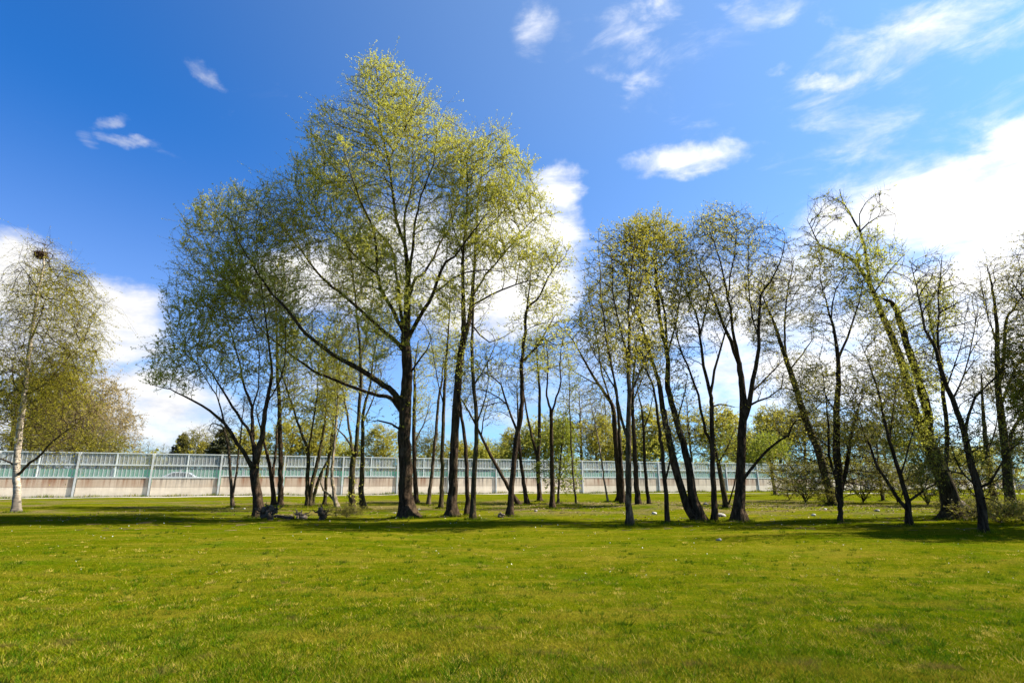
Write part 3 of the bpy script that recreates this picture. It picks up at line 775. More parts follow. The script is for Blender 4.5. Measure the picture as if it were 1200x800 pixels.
tree('low_forked_tree', 'small dark tree forking low into bare spreading stems right of the thin footed one', 'tree', [
    ('trunk', [(1066.5, 616, 8), (1063.5, 589, 6), (1056, 560, 4.8), (1047, 533, 4.2), (1038, 500, 3.4), (1029, 458, 2.6), (1020, 431, 1.7), (1010, 405, 0.8)]),
    ('limb', [(1064, 600, 4.4), (1044, 572, 3.6), (1026, 542, 3), (1017, 515, 2.2), (1002, 482, 1.2), (994, 462, 0.6)]),
    ('limb', [(1066, 590, 3), (1082, 575, 2.4), (1098, 565, 1.6), (1110, 550, 0.8)]),
    ('limb', [(1054, 555, 2.2), (1064, 530, 1.8), (1070, 505, 1), (1076, 485, 0.6)]),
    ('limb', [(1042, 515, 2), (1048, 480, 1.5), (1050, 445, 0.8)]),
], [(1025, 450, 32, 44, 0.8), (1005, 500, 24, 36, 0.7), (1050, 470, 26, 40, 0.6), (1085, 545, 26, 26, 0.5), (1035, 400, 26, 30, 0.6)],
    'dark', 'olive', S_SPARSE, seed=38, dens=42)

tree('leaning_giant', 'massive mossy trunk leaning far left with a bare topmost fork against white cloud', 'tree', [
    ('trunk', [(1119, 608, 22), (1111, 575, 17.5), (1098, 542, 15.5), (1085, 510, 13.5), (1074, 487, 9.5), (1062, 448, 8.4), (1051, 410, 7.8), (1038, 377, 7), (1026, 348, 6), (1014, 324, 5), (1004, 309, 4.2), (989, 299, 3.4), (974, 293, 3), (960, 286, 2.2), (953, 273, 1.5), (946, 258, 0.8)]),
    ('limb', [(1020, 335, 4), (1016, 305, 3.6), (1012, 285, 3.2), (1007, 271, 2.8), (997, 252, 2.2), (988, 236, 1.5), (984, 222, 0.8)], 1),
    ('limb', [(1008, 272, 2), (1017, 262, 1.7), (1029, 254.5, 1.3), (1049, 251, 0.7)]),
    ('limb', [(1008, 273, 1.6), (1007, 252, 1.3), (1014, 238, 1), (1024, 230, 0.5)]),
    ('limb', [(1012, 318, 1.8), (1000, 300, 1.5), (985, 296, 0.9)], 1),
    ('limb', [(1092, 522, 10), (1086.6, 481, 9.6), (1075, 442, 8.6), (1063, 405, 7.6), (1055, 378, 7), (1050, 362, 6), (1042, 353, 5), (1037, 351, 3)], -1),
    ('limb', [(1114, 560, 5.4), (1109, 503, 4.8), (1105, 455, 4.2), (1101, 412, 3.4), (1092, 385, 2.4), (1085, 350, 1.2)], 2),
    ('limb', [(1025, 345, 2), (1040, 320, 1.6), (1058, 300, 0.9)]),
    ('limb', [(1045, 395, 2), (1035, 375, 1.5), (1020, 368, 0.8)]),
], [(1020, 300, 46, 34, 0.22), (972, 245, 28, 20, 0.35), (1030, 240, 24, 18, 0.2), (952, 288, 26, 24, 0.4), (1030, 355, 40, 38, 0.9), (1085, 370, 34, 50, 0.8), (1070, 440, 44, 44, 0.7), (1060, 500, 40, 40, 0.5)],
    'moss', 'green', dict(S_SPARSE, bare=lambda P: np.clip((P[:, 2] - 12.2) / 2.0, 0, 0.92), ls=0.075), seed=39, dens=38, ivy=((320, 480, 60, 0.35), (480, 600, 24, 0.25)))

tree('bushy_tree', 'dark trunk nearest the viewer at right with long pale twiggy low branches', 'tree', [
    ('trunk', [(1154, 624, 10), (1151, 600, 8.8), (1148, 581, 8.6), (1140, 549, 7.6), (1132, 516, 6.6), (1121, 481, 6), (1106, 445, 5), (1096, 409, 4), (1086, 388, 3), (1075, 342, 1.8), (1068, 310, 0.9)]),
    ('limb', [(1098, 418, 3), (1099, 382, 2.6), (1101, 331, 1.8), (1104, 300, 0.8)]),
    ('limb', [(1133, 512, 3.4), (1140, 471, 2.8), (1163, 445, 2), (1180, 430, 1)]),
    ('limb', [(1149, 572, 3.4), (1163, 562, 2.8), (1179, 533, 2.2), (1196, 518, 1.2)], -1.5),
    ('limb', [(1146, 566, 2.4), (1130, 556, 2), (1112, 551, 1.5), (1095, 549, 0.8)], -2),
    ('limb', [(1118, 474, 2.6), (1128, 440, 2), (1140, 400, 1.4), (1146, 360, 0.7)]),
    ('limb', [(1110, 455, 2), (1122, 420, 1.5), (1130, 390, 0.8)]),
    ('limb', [(1147, 580, 2), (1166, 586, 1.5), (1178, 600, 0.8)], -1.2),
], [(1095, 335, 32, 42, 0.95), (1130, 380, 38, 50, 0.8), (1150, 440, 40, 44, 0.6), (1130, 520, 44, 34, 0.5), (1175, 540, 30, 40, 0.5), (1100, 420, 34, 40, 0.6)],
    'dark', 'olive', dict(S_GREEN, lv=3.2, tw=2.6, ls=0.075), seed=40, dens=32)

tree('mossy_tree', 'rightmost trunk, mossy and upright, branching to the edge of the picture', 'tree', [
    ('trunk', [(1186, 605, 12), (1182, 570, 10), (1179, 533, 9), (1174, 494, 7.6), (1169.5, 445, 6), (1168, 380, 4), (1163, 340, 2.6), (1157, 312, 1.2)]),
    ('limb', [(1180, 530, 4.4), (1186, 508, 3.8), (1199, 487, 2.8), (1215, 470, 1.6)]),
    ('limb', [(1171, 460, 4), (1176, 427, 3.6), (1178.5, 377, 3), (1186, 364, 2.4), (1200, 343, 1.4), (1210, 325, 0.7)]),
    ('limb', [(1174, 480, 3), (1186, 440, 2.4), (1202, 412, 1.4), (1215, 400, 0.7)]),
    ('limb', [(1168, 410, 2), (1158, 370, 1.5), (1150, 330, 0.7)]),
], [(1170, 340, 34, 44, 0.6), (1205, 380, 34, 50, 0.7), (1195, 450, 34, 44, 0.7), (1205, 510, 34, 40, 0.7)],
    'moss', 'olive', dict(S_GREEN, lv=3.0, tw=2.6, ls=0.08), seed=41, dens=34, ivy=((430, 590, 40, 0.35),))

tree('edge_tree', 'tree past the right edge whose twiggy limbs reach into the picture', 'tree', [
    ('trunk', [(1252, 613, 13), (1250, 570, 11), (1246, 520, 10), (1242, 470, 8), (1238, 420, 6), (1236, 360, 4), (1232, 300, 2.2), (1228, 255, 1)]),
    ('limb', [(1243, 480, 5), (1225, 440, 4), (1205, 412, 3), (1188, 405, 1.6), (1172, 398, 0.7)]),
    ('limb', [(1240, 430, 4), (1220, 385, 3), (1200, 352, 2.2), (1186, 330, 1)]),
    ('limb', [(1247, 530, 4), (1228, 500, 3), (1206, 486, 2), (1190, 480, 0.9)]),
    ('limb', [(1238, 410, 4), (1262, 370, 3), (1285, 330, 1.6)]),
    ('limb', [(1244, 500, 4), (1275, 450, 3), (1300, 410, 1.6)]),
], [(1235, 330, 60, 70, 1.2), (1215, 420, 50, 60, 0.9), (1270, 400, 60, 70, 1.2), (1215, 500, 40, 40, 0.7)],
    'dark', 'olive', dict(S_GREEN, lv=6, ls=0.08), seed=44, dens=44)

tree('edge_tree', 'further tree past the right edge showing only low twigs at the margin', 'tree', [
    ('trunk', [(1345, 622, 15), (1342, 570, 12), (1338, 510, 10), (1334, 450, 8), (1330, 380, 6), (1326, 310, 3), (1322, 240, 1)]),
    ('limb', [(1338, 500, 5), (1290, 470, 4), (1240, 465, 3), (1200, 478, 2), (1184, 486, 0.8)]),
    ('limb', [(1333, 430, 5), (1290, 380, 4), (1250, 330, 2.4), (1225, 300, 1)]),
    ('limb', [(1336, 470, 5), (1380, 400, 4), (1410, 340, 2)]),
], [(1325, 310, 80, 80, 1.2), (1280, 400, 70, 70, 1.0), (1370, 400, 70, 80, 1.0), (1215, 470, 30, 26, 0.8)],
    'dark', 'olive', dict(S_GREEN, lv=8, ls=0.09), seed=45, dens=60)

tree('thin_tree', 'thin mossy stem between the two rightmost trunks', 'tree', [
    ('trunk', [(1168, 592, 7), (1161, 565, 6), (1156, 526, 5), (1152, 480, 3.4), (1150, 440, 1.6)]),
    ('limb', [(1156, 530, 2), (1166, 505, 1.5), (1170, 480, 0.8)]),
], [(1153, 455, 22, 36, 0.6)], 'moss', 'olive', S_SPARSE, seed=42, ivy=((440, 580, 20, 0.3),))

tree('thin_tree', 'slender far stem between the thin footed tree and the low forking one', 'tree', [
    ('trunk', [(1035, 587, 3.6), (1031, 560, 3), (1029, 535, 2.4), (1026, 505, 1.3)]),
], [(1027, 515, 20, 26, 0.8)], 'dark', 'olive', S_SPARSE, seed=43)

rng = np.random.default_rng(77)
# ------------------------------------------------------------------ nest in the birch
def lumpy_ball(rad, seed, squash=(1, 1, 1), amp=0.25, sub=3):
    import bmesh
    bm = bmesh.new(); bmesh.ops.create_icosphere(bm, subdivisions=sub, radius=1.0)
    r = np.random.default_rng(seed); k = r.normal(size=(7, 3)) * 2.3; ph = r.uniform(0, 6, 7)
    for v in bm.verts:
        p = np.array(v.co); d = 1 + amp * sum(math.sin(k[i] @ p + ph[i]) for i in range(7)) / 3.0
        v.co = Vector((p[0] * squash[0] * rad * d, p[1] * squash[1] * rad * d, p[2] * squash[2] * rad * d))
    for f in bm.faces: f.smooth = True
    me = bpy.data.meshes.new('lump'); bm.to_mesh(me); bm.free(); return me


m_twig, nt, b = mat('dry_twigs')
c = noise(nt, nd(nt, 'ShaderNodeTexCoord').outputs['Object'], 9, 4)
nt.links.new(ramp(nt, c, [(0.3, (0.03, 0.018, 0.01)), (0.7, (0.11, 0.06, 0.03))]), b.inputs['Base Color'])
bump(nt, b, c, 0.8, 0.05)


def twig_heap(rad, n, length, seed, flat=0.7, r0=0.009):
    r = np.random.default_rng(seed)
    P = r.normal(size=(n, 3)) * np.array([rad, rad, rad * flat]) * 0.5
    t = unit(np.cross(unit(P + 1e-3), r.normal(size=(n, 3))) + r.normal(size=(n, 3)) * 0.35)
    A = P - t * length * 0.5; B = P + t * length * r.uniform(0.3, 0.7, (n, 1)); u, w = ring_frame(t)
    a = np.arange(3) * 2 * math.pi / 3
    ring = np.cos(a)[None, :, None] * u[:, None] + np.sin(a)[None, :, None] * w[:, None]
    V = np.concatenate([A[:, None] + ring * r0, B[:, None] + ring * r0 * 0.5], 1).reshape(-1, 3)
    bb = (np.arange(n) * 6)[:, None, None]; j = np.arange(3); j2 = (j + 1) % 3
    return (V, (bb + np.stack([j, j2, j2 + 3, j + 3], -1)[None]).reshape(-1, 4), 0, True)


birch_Y = float(on_ground(19, 600)[1])
nest = link('bird_nest', np_mesh('bird_nest', [twig_heap(0.30, 420, 0.42, 5, 0.7, 0.012)]), None, (m_twig,))
nest.location = at(48, 299, birch_Y).tolist()
tag(nest, 'round dark nest of twigs lodged in the top of the birch', 'nest')

# ------------------------------------------------------------------ lawn
m_lawn, nt, b = mat('lawn')
p = obj_pos(nt)
big = noise(nt, p, 0.22, 5, 0.6, 0.3); med = noise(nt, p, 1.1, 5, 0.6); fine = noise(nt, p, 9.0, 6, 0.7); tuf = noise(nt, p, 3.2, 4, 0.6)
v = mth(nt, 'ADD', mth(nt, 'MULTIPLY', fine, 0.5), mth(nt, 'MULTIPLY', mth(nt, 'ADD', mth(nt, 'ADD', big, med), tuf), 0.30))
c = ramp(nt, v, [(0.50, (0.014, 0.031, 0.001)), (0.60, (0.039, 0.063, 0.001)), (0.70, (0.070, 0.078, 0.001)), (0.80, (0.113, 0.104, 0.006)), (0.95, (0.211, 0.178, 0.05))])
lush = smooth(nt, noise(nt, p, 0.55, 4, 0.6), 0.50, 0.66)
c = mix(nt, mth(nt, 'MULTIPLY', lush, 0.55), c, (0.037, 0.075, 0.001))
strk = smooth(nt, noise(nt, nd(nt, 'ShaderNodeMapping', {'Vector': p, 'Scale': (0.07, 0.55, 1.0)}).outputs[0], 1.0, 5, 0.6, 0.3), 0.50, 0.66)
c = mix(nt, mth(nt, 'MULTIPLY', strk, 0.25), c, (0.155, 0.135, 0.010))
patch = smooth(nt, noise(nt, nd(nt, 'ShaderNodeMapping', {'Vector': p, 'Scale': (0.35, 1.2, 1.0)}).outputs[0], 0.9, 6, 0.65), 0.49, 0.64)
c = mix(nt, mth(nt, 'MULTIPLY', patch, 0.5), c, (0.15, 0.115, 0.012))
xyz = nd(nt, 'ShaderNodeSeparateXYZ', {0: p})
yy = xyz.outputs[1]
under = mth(nt, 'MULTIPLY', smooth(nt, yy, 26, 33), smooth(nt, yy, 52, 44))
st = nd(nt, 'ShaderNodeMapping', {'Vector': p, 'Scale': (0.6, 1.0, 1.0)}).outputs[0]
bare = mth(nt, 'MULTIPLY', smooth(nt, noise(nt, st, 0.27, 5, 0.6, 0.5), 0.46, 0.58), under)
litter = ramp(nt, noise(nt, p, 6, 5, 0.7), [(0.3, (0.05, 0.035, 0.02)), (0.5, (0.13, 0.085, 0.05)), (0.7, (0.20, 0.14, 0.085))])
c = mix(nt, mth(nt, 'MULTIPLY', bare, 0.5), c, litter)
tan = mth(nt, 'MULTIPLY', smooth(nt, noise(nt, nd(nt, 'ShaderNodeMapping', {'Vector': p, 'Scale': (0.25, 1.3, 1.0)}).outputs[0], 0.8, 5, 0.6), 0.58, 0.72), 0.5)
c = mix(nt, tan, c, (0.16, 0.13, 0.018))
nt.links.new(c, b.inputs['Base Color']); b.inputs['Roughness'].default_value = 1.0; b.inputs['Specular IOR Level'].default_value = 0.0
bump(nt, b, mth(nt, 'ADD', fine, mth(nt, 'MULTIPLY', noise(nt, p, 30, 4, 0.7), 0.6)), 1.0, 0.05)


def spread(lo, hi, n, c, k):
    t = np.linspace(-1, 1, n); s = np.sinh(k * t) / math.sinh(k)
    return np.where(s < 0, c + s * (c - lo), c + s * (hi - c))


gx = spread(-900, 900, 340, 0, 5.0); gy = spread(-200, 1400, 340, 22, 5.2)
X, Y2 = np.meshgrid(gx, gy)
Z = ground_h(X, Y2)
V = np.stack([X, Y2, Z], -1).reshape(-1, 3)
nx = len(gx); i = (np.arange(len(gy) - 1)[:, None] * nx + np.arange(nx - 1)[None]).ravel()
F = np.stack([i, i + 1, i + nx + 1, i + nx], -1)
tag(link('ground', np_mesh('ground', [(V, F, 0, True)]), None, (m_lawn,)), kind='structure')

# grass blades, evenly dense as seen from where people stand, thinning with distance
m_grass, nt, b = mat('grass_blades')
p = obj_pos(nt); t = nd(nt, 'ShaderNodeAttribute', attribute_name='tint').outputs['Fac']
big = noise(nt, p, 0.22, 5, 0.6, 0.3); med = noise(nt, p, 1.1, 5, 0.6)
tuf = noise(nt, p, 3.2, 4, 0.6)
v = mth(nt, 'ADD', mth(nt, 'MULTIPLY', t, 0.5), mth(nt, 'MULTIPLY', mth(nt, 'ADD', mth(nt, 'ADD', big, med), tuf), 0.30))
c = ramp(nt, v, [(0.45, (0.041, 0.090, 0.0035)), (0.60, (0.098, 0.147, 0.0035)), (0.72, (0.149, 0.161, 0.0035)), (0.84, (0.221, 0.195, 0.0110)), (1.0, (0.480, 0.358, 0.0770))])
lush = smooth(nt, noise(nt, p, 0.55, 4, 0.6), 0.50, 0.66)
c = mix(nt, mth(nt, 'MULTIPLY', lush, 0.55), c, (0.042, 0.094, 0.001))
patch = smooth(nt, noise(nt, nd(nt, 'ShaderNodeMapping', {'Vector': p, 'Scale': (0.35, 1.2, 1.0)}).outputs[0], 0.9, 6, 0.65), 0.49, 0.64)
c = mix(nt, mth(nt, 'MULTIPLY', patch, mth(nt, 'ADD', 0.15, mth(nt, 'MULTIPLY', t, 0.6))), c, (0.23, 0.18, 0.014))
strk = smooth(nt, noise(nt, nd(nt, 'ShaderNodeMapping', {'Vector': p, 'Scale': (0.07, 0.55, 1.0)}).outputs[0], 1.0, 5, 0.6, 0.3), 0.50, 0.66)
c = mix(nt, mth(nt, 'MULTIPLY', strk, 0.25), c, (0.20, 0.175, 0.012))
worn = smooth(nt, noise(nt, nd(nt, 'ShaderNodeMapping', {'Vector': p, 'Location': (7, 3, 0), 'Scale': (0.7, 1.5, 1.0)}).outputs[0], 1.5, 5, 0.7), 0.57, 0.67)
c = mix(nt, mth(nt, 'MULTIPLY', worn, 0.7), c, (0.15, 0.10, 0.03))
nt.links.new(c, b.inputs['Base Color']); b.inputs['Roughness'].default_value = 0.7; b.inputs['Specular IOR Level'].default_value = 0.0
tr = nd(nt, 'ShaderNodeBsdfTranslucent', {'Color': c}); mx = nd(nt, 'ShaderNodeMixShader', {0: 0.35})
nt.links.new(b.outputs[0], mx.inputs[1]); nt.links.new(tr.outputs[0], mx.inputs[2]); nt.links.new(mx.outputs[0], nt.nodes['Material Output'].inputs['Surface'])


WO0 = np.array([0.0, 71.1]); WU0 = np.array([0.925, 0.380])


def clump_mesh(m, lo, hi, t0, t1, wid):
    """Coarser tufts and weeds standing out of the mown grass."""
    py = 612 + 200 * rng.random(m) ** 0.7; g = np.array([on_ground(u, v) for u, v in zip(rng.uniform(-40, 1240, m), py)])
    k = 26; C = np.repeat(g, k, 0); n = m * k; rad = np.repeat(rng.uniform(0.03, 0.13, m), k)
    a = rng.uniform(0, 6.28, n); d = rad * np.sqrt(rng.random(n)); x, y = C[:, 0] + np.cos(a) * d, C[:, 1] + np.sin(a) * d
    B = np.stack([x, y, ground_h(x, y) - 0.004], -1); H = rng.uniform(lo, hi, n) * np.repeat(rng.uniform(0.6, 1.3, m), k)
    az = rng.uniform(0, 6.28, n); lean = rng.uniform(0.2, 1.2, n)
    w = np.stack([np.cos(az), np.sin(az), 0 * az], -1) * np.maximum(wid, 0.0005 * B[:, 1])[:, None]
    T = B + np.stack([np.cos(a) * lean * H, np.sin(a) * lean * H, H], -1)
    tn = np.repeat(rng.uniform(t0, t1, m), k) + rng.normal(0, 0.06, n)
    return (np.stack([B - w, B + w, T], 1).reshape(-1, 3), np.arange(3 * n).reshape(-1, 3), 0, False, np.repeat(np.clip(tn, -0.3, 1.6), 3))


def tuft_mesh():
    """Longer grass the mower leaves around the trunks."""
    B, H = [], []
    for (p_, r_) in BASES:
        k = int(140 + 900 * r_); a_ = rng.uniform(0, 6.28, k); d_ = r_ * 1.15 + np.abs(rng.normal(0, 0.16, k)) + 0.01
        x, y = p_[0] + np.cos(a_) * d_, p_[1] + np.sin(a_) * d_
        B.append(np.stack([x, y, ground_h(x, y) - 0.01], -1)); H.append(rng.uniform(0.05, 0.20, k) * np.exp(-(d_ - r_) * 1.5))
    s_ = rng.uniform(-60, 100, 9000); q_ = WO0[None] + WU0[None] * s_[:, None] + np.array([WU0[1], -WU0[0]])[None] * (0.05 + np.abs(rng.normal(0, 0.16, 9000)))[:, None]
    B.append(np.column_stack([q_, ground_h(q_[:, 0], q_[:, 1]) - 0.01])); H.append(rng.uniform(0.08, 0.45, 9000) * (0.4 + 0.6 * np.sin(s_ * 0.9) ** 2))
    B = np.concatenate(B); H = np.concatenate(H); n = len(B)
    az = rng.uniform(0, 6.28, n); la = rng.uniform(0, 6.28, n); lean = rng.uniform(0.1, 0.9, n)
    w = np.stack([np.cos(az), np.sin(az), 0 * az], -1) * np.maximum(0.005, 0.0005 * B[:, 1])[:, None]
    T = B + np.stack([np.cos(la) * lean * H, np.sin(la) * lean * H, H], -1)
    return (np.stack([B - w, B + w, T], 1).reshape(-1, 3), np.arange(3 * n).reshape(-1, 3), 0, False, np.repeat(np.clip(rng.normal(0.35, 0.25, n), 0, 1.2), 3))


def grass_mesh(n):
    py = 600 + 215 * rng.random(n) ** 0.55
    px = rng.uniform(-60, 1260, n)
    a, dy, dz = ray(px, py)
    k = -EYE / dz
    k = (ground_h(a * k, dy * k) - EYE) / dz
    x = a * k + rng.normal(size=n) * 0.05; y = dy * k + rng.normal(size=n) * 0.12
    z = ground_h(x, y)
    clump = 0.5 + 0.5 * np.sin(x * 3.1 + np.sin(y * 2.3)) * np.sin(y * 2.9 + np.sin(x * 1.7))
    H = (0.012 + 0.030 * rng.random(n) ** 2) * (0.65 + 0.8 * clump)
    tall = rng.random(n) < 0.008; H = np.where(tall, H * 2.2, H)
    W = np.maximum(0.0035, 0.00045 * y) * rng.uniform(0.6, 1.3, n)
    az = rng.uniform(0, 2 * math.pi, n); lean = rng.uniform(0.2, 1.7, n); la = rng.uniform(0, 2 * math.pi, n)
    B = np.stack([x, y, z - 0.004], -1)
    w = np.stack([np.cos(az), np.sin(az), 0 * az], -1) * W[:, None]
    T = B + np.stack([np.cos(la) * lean * H, np.sin(la) * lean * H, H], -1)
    V = np.stack([B - w, B + w, T], 1).reshape(-1, 3)
    tint = np.clip(rng.normal(0.5, 0.2, n), 0, 1); tint = np.where(rng.random(n) < 0.03, 1.25, tint)
    return (V, np.arange(3 * n).reshape(-1, 3), 0, False, np.repeat(tint, 3))


tag(link('grass', np_mesh('grass', [grass_mesh(520000), tuft_mesh(), clump_mesh(1500, 0.03, 0.075, -0.15, 0.2, 0.0045), clump_mesh(900, 0.015, 0.05, 1.0, 1.5, 0.003)], 'tint'), None, (m_grass,)), 'short green lawn grass mixed with dry yellow blades', 'grass', kind='stuff')

# small white flowers and bits of dry leaf on the lawn
m_fl, nt, b = mat('white_petals'); b.inputs['Base Color'].default_value = (0.75, 0.74, 0.68, 1)
n = 300
py = 604 + 80 * rng.random(n) ** 2.2; px = rng.uniform(0, 1200, n) ** 1.0
g = np.array([on_ground(u, w) for u, w in zip(px, py)])
sz = rng.uniform(0.006, 0.013, n) * np.clip(g[:, 1] / 14, 0.4, 1.4)
ang = rng.uniform(0, 6.28, n); V = []
for k4 in range(4):
    aa = ang + k4 * math.pi / 2
    V.append(g + np.stack([np.cos(aa) * sz, np.sin(aa) * sz, 0.05 + rng.uniform(-0.012, 0.012, n)], -1))
V = np.stack(V, 1).reshape(-1, 3)
tag(link('wild_flowers', np_mesh('wild_flowers', [(V, np.arange(4 * n).reshape(-1, 4), 0, False)]), None, (m_fl,)), 'tiny white spring flowers scattered over the lawn', 'flowers', kind='stuff')

m_lit, nt, b = mat('dry_leaves')
t = nd(nt, 'ShaderNodeAttribute', attribute_name='tint').outputs['Fac']
nt.links.new(ramp(nt, t, [(0, (0.06, 0.04, 0.02)), (0.6, (0.18, 0.11, 0.06)), (1, (0.32, 0.24, 0.15))]), b.inputs['Base Color'])


def sticks():
    k = 900; x = rng.uniform(-24, 30, k); y = rng.uniform(19, 48, k)
    A = np.stack([x, y, ground_h(x, y) + 0.035], -1); a_ = rng.uniform(0, 6.28, k); L_ = rng.uniform(0.15, 0.6, k)
    t = np.stack([np.cos(a_), np.sin(a_), rng.normal(0, 0.04, k)], -1); B = A + t * L_[:, None]; B[:, 2] = ground_h(B[:, 0], B[:, 1]) + 0.05
    t = unit(B - A); u, w = ring_frame(t); an = np.arange(3) * 2 * math.pi / 3
    ring = (np.cos(an)[None, :, None] * u[:, None] + np.sin(an)[None, :, None] * w[:, None]) * rng.uniform(0.006, 0.016, k)[:, None, None]
    V = np.concatenate([A[:, None] + ring, B[:, None] + ring * 0.4], 1).reshape(-1, 3)
    bb = (np.arange(k) * 6)[:, None, None]; j = np.arange(3); j2 = (j + 1) % 3
    return [(V, (bb + np.stack([j, j2, j2 + 3, j + 3], -1)[None]).reshape(-1, 4), 0, True, np.repeat(rng.random(k) * 0.6, 6))]


n = 4500
cl = rng.uniform(0, 1, n); cx = np.where(cl < 0.35, rng.normal(9, 6, n), np.where(cl < 0.6, rng.normal(19, 4, n), rng.uniform(-22, 28, n)))
cy = np.where(cl < 0.6, rng.normal(39, 3.5, n), rng.uniform(24, 46, n))
g = np.stack([cx, cy, ground_h(cx, cy) + 0.02], -1)
ax = rand_unit(n) * [1, 1, 0.35]; ax = unit(ax) * 0.045 * rng.uniform(0.5, 1.5, (n, 1)); bx = unit(np.cross(ax, rand_unit(n) * [0.3, 0.3, 1])) * 0.03
V = np.stack([g - ax, g + bx, g + ax, g - bx], 1).reshape(-1, 3); V[:, 2] += 0.02
tag(link('leaf_litter', np_mesh('leaf_litter', [(V, np.arange(4 * n).reshape(-1, 4), 0, False, np.repeat(rng.random(n), 4)), *sticks()], 'tint'), None, (m_lit,)), 'brown fallen leaves and twigs lying under the trees', 'leaf litter', kind='stuff')

# ------------------------------------------------------------------ noise barrier along the road
WO = np.array([0.0, 71.1]); WU = np.array([0.925, 0.380]); WU = WU / np.linalg.norm(WU); WN = np.array([-WU[1], WU[0]])   # WN points away from the viewer
WRZ = math.atan2(WU[1], WU[0])
BAY = 6.15; S0 = -32.9


def wall_pt(s, back=0.0, z=0.0):
    q = WO + WU * s + WN * back
    return np.array([q[0], q[1], z])


m_con, nt, b = mat('stained_concrete')
p = nd(nt, 'ShaderNodeTexCoord').outputs['Object']; wp = obj_pos(nt)
sx = nd(nt, 'ShaderNodeSeparateXYZ', {0: p})
col = noise(nt, nd(nt, 'ShaderNodeMapping', {'Vector': wp, 'Scale': (3.2, 3.2, 0.12)}).outputs[0], 1.0, 6, 0.7)
top = smooth(nt, sx.outputs[2], 0.5, 1.8)
rustn = noise(nt, wp, 0.12, 2)
stain = mth(nt, 'MULTIPLY', smooth(nt, col, 0.42, 0.62), mth(nt, 'ADD', mth(nt, 'MULTIPLY', top, 0.95), 0.08))
base = ramp(nt, noise(nt, wp, 0.9, 6, 0.65), [(0.3, (0.60, 0.50, 0.37)), (0.7, (0.78, 0.66, 0.50))])
upper = smooth(nt, sx.outputs[2], 0.90, 0.96)
base = mix(nt, mth(nt, 'MULTIPLY', upper, mth(nt, 'ADD', 0.3, mth(nt, 'MULTIPLY', smooth(nt, rustn, 0.4, 0.6), 0.5))), base, (0.42, 0.30, 0.20))
stc = mix(nt, smooth(nt, rustn, 0.42, 0.6), (0.17, 0.135, 0.11), (0.26, 0.115, 0.055))
c = mix(nt, mth(nt, 'MULTIPLY', stain, 0.9), base, stc)
splash = smooth(nt, sx.outputs[2], 0.25, -0.05)
c = mix(nt, mth(nt, 'MULTIPLY', splash, 0.5), c, (0.20, 0.18, 0.12))
nt.links.new(c, b.inputs['Base Color']); b.inputs['Roughness'].default_value = 0.9
bump(nt, b, noise(nt, wp, 14, 5), 0.3, 0.02)

m_steel, nt, b = mat('galvanised_steel')
c = ramp(nt, noise(nt, obj_pos(nt), 2.5, 5), [(0.3, (0.42, 0.42, 0.39)), (0.7, (0.58, 0.58, 0.54))])
nt.links.new(c, b.inputs['Base Color']); b.inputs['Roughness'].default_value = 0.5; b.inputs['Specular IOR Level'].default_value = 0.15

m_rail, nt, b = mat('pale_rail'); b.inputs['Base Color'].default_value = (0.60, 0.62, 0.58, 1); b.inputs['Roughness'].default_value = 0.5

m_glass, nt, b = mat('dusty_acrylic')
b.inputs['Base Color'].default_value = (0.42, 0.42, 0.40, 1); b.inputs['Roughness'].default_value = 0.35
tp = nd(nt, 'ShaderNodeBsdfTransparent', {'Color': (0.90, 0.93, 0.92, 1)})
dirt = noise(nt, nd(nt, 'ShaderNodeMapping', {'Vector': obj_pos(nt), 'Scale': (0.9, 0.9, 0.6)}).outputs[0], 1.0, 5, 0.6)
mx = nd(nt, 'ShaderNodeMixShader', {0: mth(nt, 'ADD', 0.16, mth(nt, 'MULTIPLY', dirt, 0.44))})
nt.links.new(tp.outputs[0], mx.inputs[1]); nt.links.new(b.outputs[0], mx.inputs[2]); nt.links.new(mx.outputs[0], nt.nodes['Material Output'].inputs['Surface'])

m_stripe, nt, b = mat('etched_stripe'); b.inputs['Base Color'].default_value = (0.42, 0.43, 0.41, 1)

root = empty('noise_barrier', wall_pt(0, 0, 0.22), WRZ)
tag(root, 'long roadside noise barrier of stained concrete panels topped by striped glass screens', 'noise barrier')
post_me = MB().box(-0.085, 0.085, -0.10, -0.075, -0.5, 4.24).box(-0.085, 0.085, 0.145, 0.17, -0.5, 4.24).box(-0.02, 0.02, -0.075, 0.145, -0.5, 4.23).mesh('post')
post_me.materials.append(m_steel)


